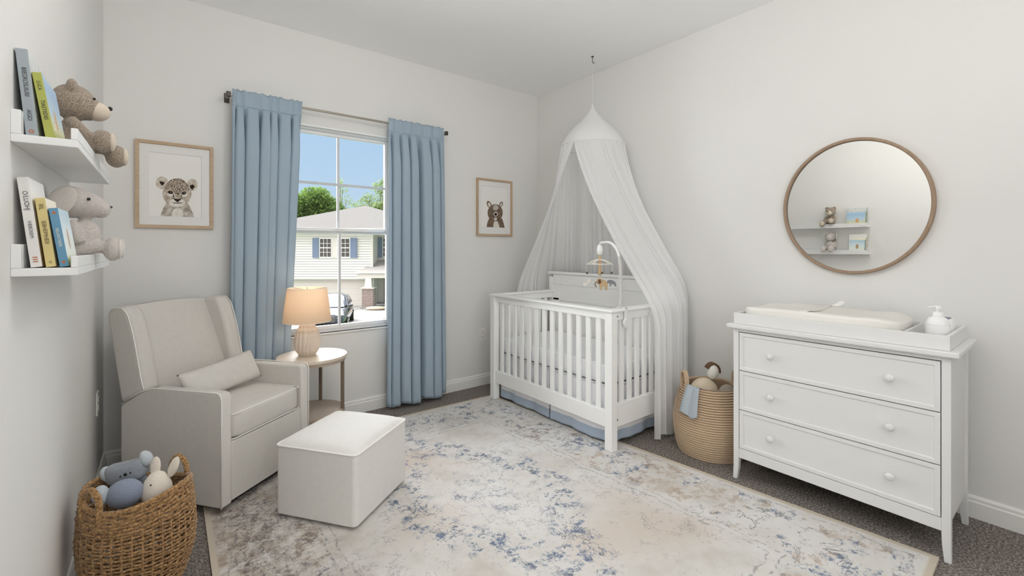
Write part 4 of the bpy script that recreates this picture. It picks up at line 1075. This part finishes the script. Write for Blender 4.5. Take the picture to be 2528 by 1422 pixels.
# ------------------------------------------------------------------ seagrass basket by the armchair
SB = thing('woven_basket', (-.073, 2.085, 0), 'brown woven seagrass basket of soft toys beside the armchair', 'basket', -TH)
Hs = .375
def sr(z, a):
    q = z / Hs; tb = [(0, .64), (.08, .72), (.22, .86), (.4, .97), (.6, 1.0), (.8, .965), (1, .90)]
    k = tb[-1][1]
    for (a0, k0), (a1, k1) in zip(tb, tb[1:]):
        if q <= a1: w = max(0, (q - a0) / (a1 - a0)); k = k0 + (k1 - k0) * w; break
    return .180 * k
def basketpt(a, z, off=0):
    r = sr(z, a) + off
    zz = z + .020 * max(0, z / Hs - .6) / .4 * cos(2 * a)
    return (r * cos(a), r * sin(a) * .80, zz)
mb = MB(); nst = 38; rnd = random.Random(2)
rows = [.006 + (Hs - .012) * (i / 31) for i in range(32)]
for i, z in enumerate(rows):
    dense = i < 6 or i > 24
    pts = []; sgn = 1 if i % 2 else -1; nseg = nst * 4; jz = [rnd.uniform(-.0025, .0025) for _ in range(nst)]
    for tw in (0, 1) if dense else (0, 1):
        pts = []
        for k in range(nseg):
            a = 2 * pi * k / nseg
            w = sgn * .0022 * cos(nst / 2 * a)
            hx_ = .0028 if dense else .0018
            tz = hx_ * sin(nst * 1.0 * a + pi * tw); tr = hx_ * cos(nst * 1.0 * a + pi * tw)
            pts.append(basketpt(a, min(Hs, max(.003, z + tz + jz[k * nst // nseg])), w + tr))
        mb.tube(pts, .0043 if dense else .0026, 5, loop=True)
mb.build('seagrass_weave', m_seagrass, SB, smooth=180)
mb = MB()
for k in range(nst):
    a = 2 * pi * (k + .5) / nst
    mb.tube([basketpt(a, Hs * j / 12, .0) for j in range(13)], .0036, 5)
mb.build('stakes', m_seagrass, SB, smooth=180)
mb = MB(); mb.poly([basketpt(2 * pi * k / 40, .006, -.004) for k in range(40)]); mb.build('basket_floor', m_seagrass, SB)
mb = MB(); mb.tube([basketpt(2 * pi * k / 90, Hs, .002 * sin(30 * 2 * pi * k / 90)) for k in range(90)], .0085, 8, loop=True); mb.build('rim', m_seagrass, SB, smooth=180)
for a in (radians(70), radians(250)):
    mb = MB(); t = Vector((-sin(a), cos(a) * .8, 0)).normalized()
    base = Vector(basketpt(a, Hs)); hp = smoothpts([base + t * d + Vector((0, 0, z)) for d, z in ((-.040, -.05), (-.041, .0), (-.034, .046), (0, .072), (.034, .046), (.041, 0), (.040, -.05))], 9)
    mb2 = []
    for tw in range(3):
        q = []
        for i, p in enumerate(hp):
            b = i * .75 + tw * 2.094; q.append(p + Vector((cos(a), sin(a), 0)) * .0045 * cos(b) + t * .0045 * sin(b) * .4 + Vector((0, 0, 1)) * .0035 * sin(b))
        mb.tube(q, .0062, 6)
    mb.build('handle', m_seagrass, SB, smooth=180)
# soft toys in it (placed in the basket's own directions)
def inb(x, y): return (SB.location.x + RTV.x * x + AXV.x * y, SB.location.y + RTV.y * x + AXV.y * y)
x, y = inb(-.072, .045)
KO = thing('plush_cat', (x, y, .27), 'blue-grey plush cat with white ears in the woven basket', 'plush toy', -TH + radians(8))
def catf(q):
    k = abs(q.x) / .06
    if q.z > 0: q.z += .020 * k ** 3 * (q.z / .037)
    return rotm('Y', -12) @ q
mb = MB(); superbox(mb, (-.006, 0, .138), (.124, .074, .074), 3.2, 18, catf); mb.build('head', m_koala, KO, smooth=180)
for e in ((-.068, -.004, .136), (.052, .010, .180)):
    mb = MB(); mb.ell(e, (.020, .020, .030), 18, 12, rotm('Y', -24)); mb.build('ear', m_koala2, KO, smooth=180)
for e, s_ in (((.012, -.037, .146), .006), ((-.004, -.037, .140), .003), ((.028, -.037, .151), .003)):
    mb = MB(); mb.ell(e, (s_, .003, s_), 12, 8); mb.build('stitched_nose', m_black, KO, smooth=180)
mb = MB(); mb.ell((.0, .020, .085), (.05, .030, .05), 24, 14); mb.build('plush_body', m_koala, KO, smooth=180)
x, y = inb(-.022, -.030)
K2 = thing('plush_toy', (x, y, .315), 'round blue knitted plush toy at the front of the woven basket', 'plush toy', -TH)
mb = MB(); mb.ell((0, 0, .055), (.058, .044, .048), 26, 16, rotm('Y', -10)); mb.build('plush_body', plush('blue_knit', (122, 132, 152), (156, 166, 184), 420, .6, .002), K2, smooth=180)
x, y = inb(-.078, -.062)
K3 = thing('plush_toy', (x, y, .325), 'small white plush paw seen through the left basket handle', 'plush toy', 0)
mb = MB(); mb.ell((0, 0, .055), (.024, .024, .034), 20, 14); mb.build('plush_body', m_koala2, K3, smooth=180)
x, y = inb(.058, .012)
BU = thing('plush_bunny', (x, y, .30), 'ivory plush bunny with upright ears in the woven basket', 'plush toy', -TH)
mb = MB(); rs = []
mb.lathe([(.001, .025), (.046, .03), (.049, .05), (.046, .076), (.037, .100), (.024, .118), (.011, .126), (.001, .128)], 28, sy=.85); mb.build('head', m_bunny, BU, smooth=180)
mb = MB(); mb.ell((-.012, .008, .140), (.018, .010, .036), 20, 14, rotm('Y', 6)); mb.build('ear', m_bunny, BU, smooth=180)
mb = MB(); mb.ell((.046, .018, .134), (.016, .010, .040), 20, 14, rotm('Y', 22)); mb.build('ear', m_bunny, BU, smooth=180)
mb = MB(); mb.ell((.004, -.033, .094), (.003, .003, .003), 10, 8); mb.build('eye', m_black, BU, smooth=180)
x, y = inb(.004, .030)
K4 = thing('plush_toy', (x, y, .28), 'dark grey plush between the cat and the bunny in the woven basket', 'plush toy', 0)
mb = MB(); mb.ell((.012, 0, .075), (.036, .032, .040), 20, 12); mb.build('plush_body', plush('slate_plush', (98, 102, 104), (124, 128, 130), 300, .3, .002), K4, smooth=180)

# ------------------------------------------------------------------ outside: the house across the street
GZ = -2.92                                     # street level seen from this upper-floor room
def ext(u, t, z): return Vector((AXV.x * t + RTV.x * u, AXV.y * t + RTV.y * u, z))
RE = -TH
m_ground = M('pale_concrete', (152, 150, 147), .9, var=.05, vscale=.6)
m_lawn = M('lawn_grass', (84, 112, 56), .95, spec=.05, var=.2, vscale=4)
m_asph = M('grey_asphalt', (92, 92, 92), .95, var=.06, vscale=2)
m_siding = M('white_lap_siding', (230, 227, 222), .6)
m_hroof = M('grey_shingles', (112, 109, 106), .95, spec=.05, var=.2, vscale=9)
m_shut = M('slate_blue_shutter', (120, 134, 160), .6)
m_hglass = M('dark_window_glass', (92, 84, 80), .15)
m_garage = M('garage_door_white', (226, 220, 212), .6)
m_door = M('blue_slate_door', (72, 88, 102), .4)
def stone():
    t = NT('stacked_stone'); v = t.obj(); br = t.n('ShaderNodeTexBrick'); t.l(v, br.inputs['Vector'])
    mp = t.n('ShaderNodeMapping'); t.l(v, mp.inputs[0]); mp.inputs['Rotation'].default_value = (radians(90), 0, 0); t.l(mp.outputs[0], br.inputs['Vector'])
    br.inputs['Scale'].default_value = 4; br.inputs['Color1'].default_value = rgb(150, 122, 116); br.inputs['Color2'].default_value = rgb(104, 88, 86); br.inputs['Mortar'].default_value = rgb(196, 186, 178); br.inputs['Mortar Size'].default_value = .03
    return t.done(t.bsdf(br.outputs[0], .9))
m_stone = stone()
mb = MB(); mb.b2(-60, 40, 6, 110, GZ - .2, GZ); g = struct(mb.build('ground', m_lawn)); g.rotation_euler = (0, 0, RE)
mb = MB(); mb.b2(-17.4, -10.6, 22.5, 32.2, GZ, GZ + .03); mb.b2(-10.6, -7.6, 25, 31.9, GZ, GZ + .02); g = struct(mb.build('driveway_ground', m_ground)); g.rotation_euler = (0, 0, RE)
mb = MB(); mb.b2(-55, 38, 13.5, 22.5, GZ, GZ + .02); g = struct(mb.build('street_road', m_asph)); g.rotation_euler = (0, 0, RE)
HO = thing('house', ext(-13.3, 32, GZ), 'white sided two storey house across the street seen through the window', 'house', RE)
hu = lambda u: u + 13.3
hz = lambda z: z - GZ
hd = lambda t: t - 32
def hbox(name, mat, u0, u1, t0, t1, z0, z1, parent=None, bev=0):
    mb = MB(); mb.b2(hu(u0), hu(u1), hd(t0), hd(t1), hz(z0), hz(z1)); return mb.build(name, mat, parent or HO, bevel=bev)
UL, UR = -19.0, -10.0
mb = MB()        # lapped courses
n = 19; z0, z1 = -.95, 2.45; dz = (z1 - z0) / n
for i in range(n):
    a, b = hz(z0 + dz * i) + .022, hz(z0 + dz * (i + 1)) - .004
    mb.rings([[(x, -.07, a), (x, -.04, b), (x, .0, b), (x, 0, a)] for x in (hu(UL), hu(UR))])
mb.build('lap_siding', m_siding, HO)
hbox('wall', m_siding, UL, UR, 32.005, 42, -.95, 2.5)
hbox('wall', m_siding, UL, UR, 32.4, 42, GZ, -.95)
hbox('corner_board', m_garage, UR - .12, UR + .06, 31.94, 32.02, -1.0, 2.45)
hbox('soffit', m_garage, UL - .4, UR + .4, 31.5, 42.4, 2.45, 2.56)
hbox('fascia', m_garage, UL - .45, -4.0, 31.42, 31.5, 2.45, 2.68)
hbox('wall', m_siding, UR, -4.4, 33.4, 42, GZ, 2.5)
mb = MB()
for i in range(27):
    a, b = hz(GZ + 5.4 * i / 27) + .022, hz(GZ + 5.4 * (i + 1) / 27) - .004
    mb.rings([[(x, 1.325, a), (x, 1.355, b), (x, 1.395, b), (x, 1.395, a)] for x in (hu(UR) + .07, hu(-4.4))])
mb.build('lap_siding', m_siding, HO)
mb = MB()        # hipped roof
r0, r1 = (hu(UL - .6), hu(-4.0)); pk = hu(-11.9)
A, B, C, D, P, Q = (r0, -.6, hz(2.6)), (r1, -.6, hz(2.6)), (r1, 10.6, hz(2.6)), (r0, 10.6, hz(2.6)), (pk, 4.2, hz(4.72)), (pk, 5.8, hz(4.72))
mb.poly([A, B, P]); mb.poly([B, C, Q, P]); mb.poly([C, D, Q]); mb.poly([D, A, P, Q]); mb.poly([A, D, C, B]); mb.build('roof', m_hroof, HO)
hbox('garage_trim', m_garage, -17.6, -10.42, 32.3, 32.42, GZ, -1.12)
gd = hbox('garage_door', M('garage_panel', (220, 213, 204), .6), -17.3, -10.6, 32.24, 32.3, GZ + .02, -1.22)
mb = MB()
for k in range(1, 4): zz = hz(GZ + 1.7 * k / 4); mb.b2(hu(-17.3), hu(-10.6), hd(32.232), hd(32.241), zz - .012, zz + .012)
mb.build('panel_groove', m_muntin, gd)
def hwin(u0, u1, z0, z1, cols, t=31.92):
    w = hbox('window', m_vinyl, u0 - .07, u1 + .07, t - .03, t + .06, z0 - .08, z1 + .07)
    p = hbox('pane', m_hglass, u0, u1, t - .045, t - .03, z0, z1, w)
    mb = MB(); tt = hd(t - .055)
    for k in range(1, cols): x = hu(u0 + (u1 - u0) * k / cols); mb.b2(x - .015, x + .015, tt, tt + .012, hz(z0), hz(z1))
    for k in range(1, 4): zz = hz(z0 + (z1 - z0) * k / 4); h = .035 if k == 2 else .015; mb.b2(hu(u0), hu(u1), tt, tt + .012, zz - h, zz + h)
    mb.build('muntin_grid', m_vinyl, w)
hwin(-13.70, -12.93, .66, 1.93, 3); hwin(-12.45, -11.62, .66, 1.93, 3)
hbox('mullion_panel', m_garage, -12.86, -12.52, 31.90, 31.99, .6, 2.0)
for u0, u1 in ((-14.24, -13.79), (-11.53, -11.08)): hbox('shutter', m_shut, u0, u1, 31.87, 31.96, .58, 2.0)
hbox('shutter', m_shut, -10.18 + .1, -9.68, 33.25, 33.33, .58, 2.05); hwin(-9.58, -8.7, .66, 2.0, 1, 33.29)
mb = MB()        # porch roof
a = [(hu(-10.95), -1.2, hz(-.48)), (hu(-5.5), -1.2, hz(-.48)), (hu(-5.5), 1.36, hz(.42)), (hu(-9.85), 1.36, hz(.42)), (hu(-10.95), 1.36, hz(-.48))]
mb.poly([a[0], a[1], a[2], a[3]]); mb.poly([a[0], a[3], a[4]]); mb.poly([a[0], a[4], (hu(-5.5), 1.36, hz(-.48)), a[1]]); mb.build('porch_roof', M('porch_shingles', (176, 171, 166), .95, spec=.05, var=.12, vscale=9), HO)
hbox('porch_beam', m_garage, -10.7, -5.6, 30.9, 31.1, -.80, -.50)
hbox('stone_pier', m_stone, -10.32, -9.55, 30.7, 31.4, GZ, -1.52); hbox('pier_cap', m_garage, -10.38, -9.49, 30.64, 31.46, -1.52, -1.45)
mb = MB(); cu_, ct = hu(-9.93), hd(31.05)
mb.rings([[(cu_ - w, ct - w, z), (cu_ + w, ct - w, z), (cu_ + w, ct + w, z), (cu_ - w, ct + w, z)] for z, w in ((hz(-1.45), .26), (hz(-.8), .19))]); mb.build('tapered_column', m_garage, HO)
hbox('front_door', m_door, -9.5, -8.55, 33.25, 33.33, GZ + .15, -.85); hbox('door_frame', m_garage, -9.62, -8.43, 33.3, 33.36, GZ + .15, -.72)
hbox('porch_slab', m_ground, -10.4, -5.6, 30.6, 33.4, GZ, GZ + .14)
mb = MB(); mb.ell((hu(-9.2), hd(30.2), hz(GZ + .12)), (.7, .35, .14), 16, 8); st_ = mb.build('edging_stones', M('tan_edging', (190, 172, 148), .9), HO, smooth=180)

# the car in front of the garage
CARm = M('dark_grey_car_paint', (92, 96, 104), .18, .3, .6, Coat_Weight=.6)
CA_ = thing('car', ext(-9.75, 24.2, GZ), 'dark grey parked car seen through the lower window pane', 'car', RE + radians(14))
def loft(secs):
    """secs: (y, halfwidth_bottom, halfwidth_top, zb, zt, corner)"""
    rs = []
    for y, wb, wt, zb, zt_, c in secs:
        rs.append([(-wb, y, zb), (wb, y, zb), (wb * 1.02, y, zb + (zt_ - zb) * .45), (wt, y, zt_ - c), (wt - c, y, zt_), (0, y, zt_ + c * .3), (-wt + c, y, zt_), (-wt, y, zt_ - c), (-wb * 1.02, y, zb + (zt_ - zb) * .45)])
    return rs
mb = MB(); mb.rings(loft([(-2.25, .70, .66, .34, .78, .08), (-2.15, .84, .80, .24, .90, .10), (-1.7, .93, .88, .2, 1.0, .10), (-.9, .96, .91, .2, 1.08, .08), (.5, .96, .92, .2, 1.10, .08), (1.7, .95, .90, .2, 1.08, .1), (2.2, .86, .8, .3, .98, .1)]))
mb.build('body', CARm, CA_, smooth=40, sub=1)
mb = MB(); mb.rings(loft([(-.95, .85, .80, 1.02, 1.08, .03), (-.25, .86, .66, 1.05, 1.62, .12), (.4, .86, .66, 1.05, 1.72, .12), (1.3, .86, .64, 1.05, 1.68, .12), (2.05, .82, .70, 1.0, 1.12, .05)])); mb.build('cabin', CARm, CA_, smooth=40, sub=1)
m_cg = M('tinted_car_glass', (66, 82, 104), .08, 0, .7)
mb = MB(); mb.rings([[(-.74, -.93, 1.10), (.74, -.93, 1.10), (.56, -.30, 1.60), (-.56, -.30, 1.60)], [(-.74, -.90, 1.09), (.74, -.90, 1.09), (.56, -.27, 1.59), (-.56, -.27, 1.59)]]); mb.build('windshield', m_cg, CA_)
for s in (-1, 1):
    mb = MB(); mb.rings([[(s * .885, -.6, 1.12), (s * .885, 1.6, 1.12), (s * .70, 1.1, 1.60), (s * .70, -.1, 1.58)], [(s * .86, -.6, 1.12), (s * .86, 1.6, 1.12), (s * .68, 1.1, 1.60), (s * .68, -.1, 1.58)]]); mb.build('side_glass', m_cg, CA_)
    mb = MB(); mb.ell((s * 1.03, -.62, 1.14), (.12, .07, .075), 16, 10); mb.build('wing_mirror', CARm, CA_, smooth=180)
    mb = MB(); mb.ell((s * .66, -2.08, .84), (.22, .12, .07), 18, 10, rotm('Z', s * 24)); mb.build('headlight', M('headlight_lens', (236, 232, 220), .1), CA_, smooth=180)
    for y in (-1.4, 1.4):
        mb = MB(); mb.cyl((s * .78, y, .33), (s * .97, y, .33), .33, seg=28); wh = mb.build('wheel', m_dark, CA_, smooth=40)
        mb = MB(); mb.cyl((s * .965, y, .33), (s * .98, y, .33), .2, seg=20); mb.build('hub_cap', m_rod, wh, smooth=40)
mb = MB()
for k in range(4): mb.b2(-.45, .45, -2.27, -2.2, .52 + .075 * k, .555 + .075 * k)
mb.build('grille', m_rod, CA_)
mb = MB(); mb.b2(-.62, .62, -2.25, -2.15, .36, .46); mb.build('lower_grille', m_dark, CA_)

# trees behind it
def leafm(name, a, b):
    t = NT(name); oi = t.n('ShaderNodeTexNoise'); t.l(t.obj(), oi.inputs[0]); oi.inputs['Scale'].default_value = 1.6; oi.inputs['Detail'].default_value = 4
    c = t.ramp(oi.outputs[0], [(.3, rgb(*a)), (.7, rgb(*b))]); d = t.bsdf(c, .7, spec=.2)
    tr = t.n('ShaderNodeBsdfTranslucent'); t.val(tr.inputs[0], c); mx = t.n('ShaderNodeMixShader'); mx.inputs[0].default_value = .4
    t.l(d.outputs[0], mx.inputs[1]); t.l(tr.outputs[0], mx.inputs[2]); return t.done(mx)
m_l1 = leafm('fresh_green_leaves', (66, 92, 42), (136, 164, 82)); m_l2 = leafm('olive_leaves', (88, 104, 58), (150, 166, 104)); m_bark = M('grey_bark', (118, 106, 94), .95)
def tree(u, t, zs, blobs, nl, size, mat, label, seed):
    r = thing('tree', ext(u, t, GZ), label, 'tree', RE); rnd = random.Random(seed)
    zt_ = max(b[2] for b in blobs)
    mb = MB(); mb.tube([(0, 0, 0), (.1, 0, zt_ * .4), (0, .1, zt_ * .8)], [.28, .2, .08], 10)
    for b in blobs: mb.tube([(0, 0, zt_ * .3), (b[0] * .6, b[1] * .6, b[2] * .8), (b[0], b[1], b[2])], [.12, .07, .03], 6)
    mb.build('trunk', m_bark, r, smooth=180)
    mb = MB()
    for b in blobs:
        k = int(nl * b[3] ** 2)
        for _ in range(k):
            d = Vector((rnd.gauss(0, 1), rnd.gauss(0, 1), rnd.gauss(0, 1))).normalized() * (rnd.random() ** .4)
            p = Vector((b[0] + d.x * b[3], b[1] + d.y * b[3], b[2] + d.z * b[3] * .85))
            q = Matrix.Rotation(rnd.uniform(0, 6.3), 3, Vector((rnd.gauss(0, 1), rnd.gauss(0, 1), rnd.gauss(0, 1))).normalized())
            s = size * rnd.uniform(.6, 1.3)
            mb.poly([p + q @ Vector((-s, 0, 0)), p + q @ Vector((0, -s * .45, 0)), p + q @ Vector((s, 0, 0)), p + q @ Vector((0, s * .45, 0))])
    mb.build('foliage', mat, r); return r
H0 = -GZ
tree(-20.9, 47, 0, [(-1.5, 0, H0 + 5.2, 2.2), (1, .5, H0 + 5.0, 2.2), (.2, 0, H0 + 6.2, 1.9), (2.6, 0, H0 + 3.6, 1.6), (-2.8, 0, H0 + 3.4, 2), (0, 0, H0 + 3.0, 2.4)], 900, .17, m_l1, 'dense green tree behind the house roof, left in the window', 1)
tree(-15.2, 51.5, 0, [(-1.2, 0, H0 + 5.0, 1.2), (.2, 0, H0 + 5.6, 1.3), (1.8, 0, H0 + 5.2, 1.4), (0, 0, H0 + 3.4, 1.8), (2.6, 0, H0 + 3.6, 1.6)], 800, .16, m_l2, 'round olive green tree behind the roof peak', 2)
tree(-16.4, 54, 0, [(.6, 0, H0 + 8.4, 1.3), (1.6, 0, H0 + 7.4, 1.5), (-.9, 0, H0 + 7.0, 1.2), (1.2, 0, H0 + 9.2, .9), (-2.2, 0, H0 + 6.2, 1.0)], 240, .15, m_l2, 'tall thin leaved tree behind the roof, right in the window', 3)
tree(-22.3, 58, 0, [(0, 0, H0 + 9.9, .7), (.3, 0, H0 + 8.9, .8), (.8, 0, H0 + 7.6, .9), (.3, 0, H0 + 6.0, 1.0)], 130, .14, m_l2, 'slender sparse tree rising above the roof peak', 4)

# ------------------------------------------------------------------ daylight, table lamp and added fill lights
wd = bpy.data.worlds.new('sky'); sc.world = wd; wd.use_nodes = True; t = wd.node_tree; t.nodes.clear()
o_ = t.nodes.new('ShaderNodeOutputWorld'); bg = t.nodes.new('ShaderNodeBackground'); tc = t.nodes.new('ShaderNodeTexCoord'); sp = t.nodes.new('ShaderNodeSeparateXYZ'); cr = t.nodes.new('ShaderNodeValToRGB')
t.links.new(tc.outputs['Generated'], sp.inputs[0]); t.links.new(sp.outputs[2], cr.inputs[0])
els = cr.color_ramp.elements; els[0].position = 0.0; els[0].color = rgb(206, 226, 244); els[1].position = .32; els[1].color = rgb(172, 208, 240)
e = els.new(.12); e.color = rgb(192, 218, 242); e = els.new(.5); e.color = (.62, .78, .98, 1); e = els.new(.8); e.color = (2.6, 2.65, 2.7, 1)
# added bright white half of the sky behind the camera, to light the facade
dt = t.nodes.new('ShaderNodeVectorMath'); dt.operation = 'DOT_PRODUCT'; dt.inputs[1].default_value = (-AXV.x, -AXV.y, .25); t.links.new(tc.outputs['Generated'], dt.inputs[0])
mr = t.nodes.new('ShaderNodeMapRange'); mr.interpolation_type = 'SMOOTHSTEP'; mr.inputs[1].default_value = .05; mr.inputs[2].default_value = .5; t.links.new(dt.outputs['Value'], mr.inputs[0])
mx = t.nodes.new('ShaderNodeMix'); mx.data_type = 'RGBA'; t.links.new(mr.outputs[0], mx.inputs[0]); t.links.new(cr.outputs[0], mx.inputs[6]); mx.inputs[7].default_value = (.98, .97, .96, 1)
t.links.new(mx.outputs[2], bg.inputs[0]); bg.inputs[1].default_value = 1.0; t.links.new(bg.outputs[0], o_.inputs[0])
def light(name, typ, loc, energy, col=(1, 1, 1), rot=None, **kw):
    l = bpy.data.lights.new(name, typ); l.energy = energy; l.color = col
    for k, v in kw.items(): setattr(l, k, v)
    o = bpy.data.objects.new(name, l); COL.objects.link(o); o.location = loc
    if rot is not None: o.rotation_euler = rot
    return o
sd = Vector((.30, -.78, -.48)).normalized()
light('sun', 'SUN', (0, 8, 6), 25.0, (.99, .99, 1), sd.to_track_quat('-Z', 'Y').to_euler(), angle=radians(118))
light('fill_area_rear', 'AREA', (.35, YS + .02, 1.6), 13, (.97, .98, 1), (radians(90), 0, 0), shape='RECTANGLE', size=1.05, size_y=1.35)  # added area fill behind the camera, set in the added window
light('fill_point', 'POINT', (.85, 1.35, 2.37), 13, (1, .99, .98), shadow_soft_size=.1)  # added unseen point fill below the ceiling, has no fixture
light('fill_uplight', 'AREA', (.62, -.15, 1.45), 25, (1, .99, .985), (radians(180), 0, 0), shape='DISK', size=.45)  # added unseen fill aimed upward, brightens the room by ceiling bounce
light('lamp_bulb', 'POINT', (.716, 3.03, .5575 + .33), 2.2, (1, .88, .74), shadow_soft_size=.035)

# ------------------------------------------------------------------ camera
cam = bpy.data.cameras.new('camera'); co = bpy.data.objects.new('camera', cam); COL.objects.link(co)
co.location = (0, 0, CAMH); co.rotation_euler = (radians(90), 0, -TH)
cam.sensor_width = 36; cam.lens = 36 * 1103 / 2528.; cam.shift_y = -(711 - 614) / 2528.; cam.clip_start = .05; cam.clip_end = 400
sc.camera = co
vs = sc.view_settings; vs.view_transform = 'Standard'; vs.look = 'None'; vs.exposure = 0.0; vs.gamma = 1.0; vs.use_curve_mapping = False
sc.cycles.max_bounces = 10; sc.cycles.diffuse_bounces = 6; sc.cycles.transparent_max_bounces = 16; sc.cycles.caustics_reflective = False; sc.cycles.caustics_refractive = False
sc.cycles.sample_clamp_indirect = 8
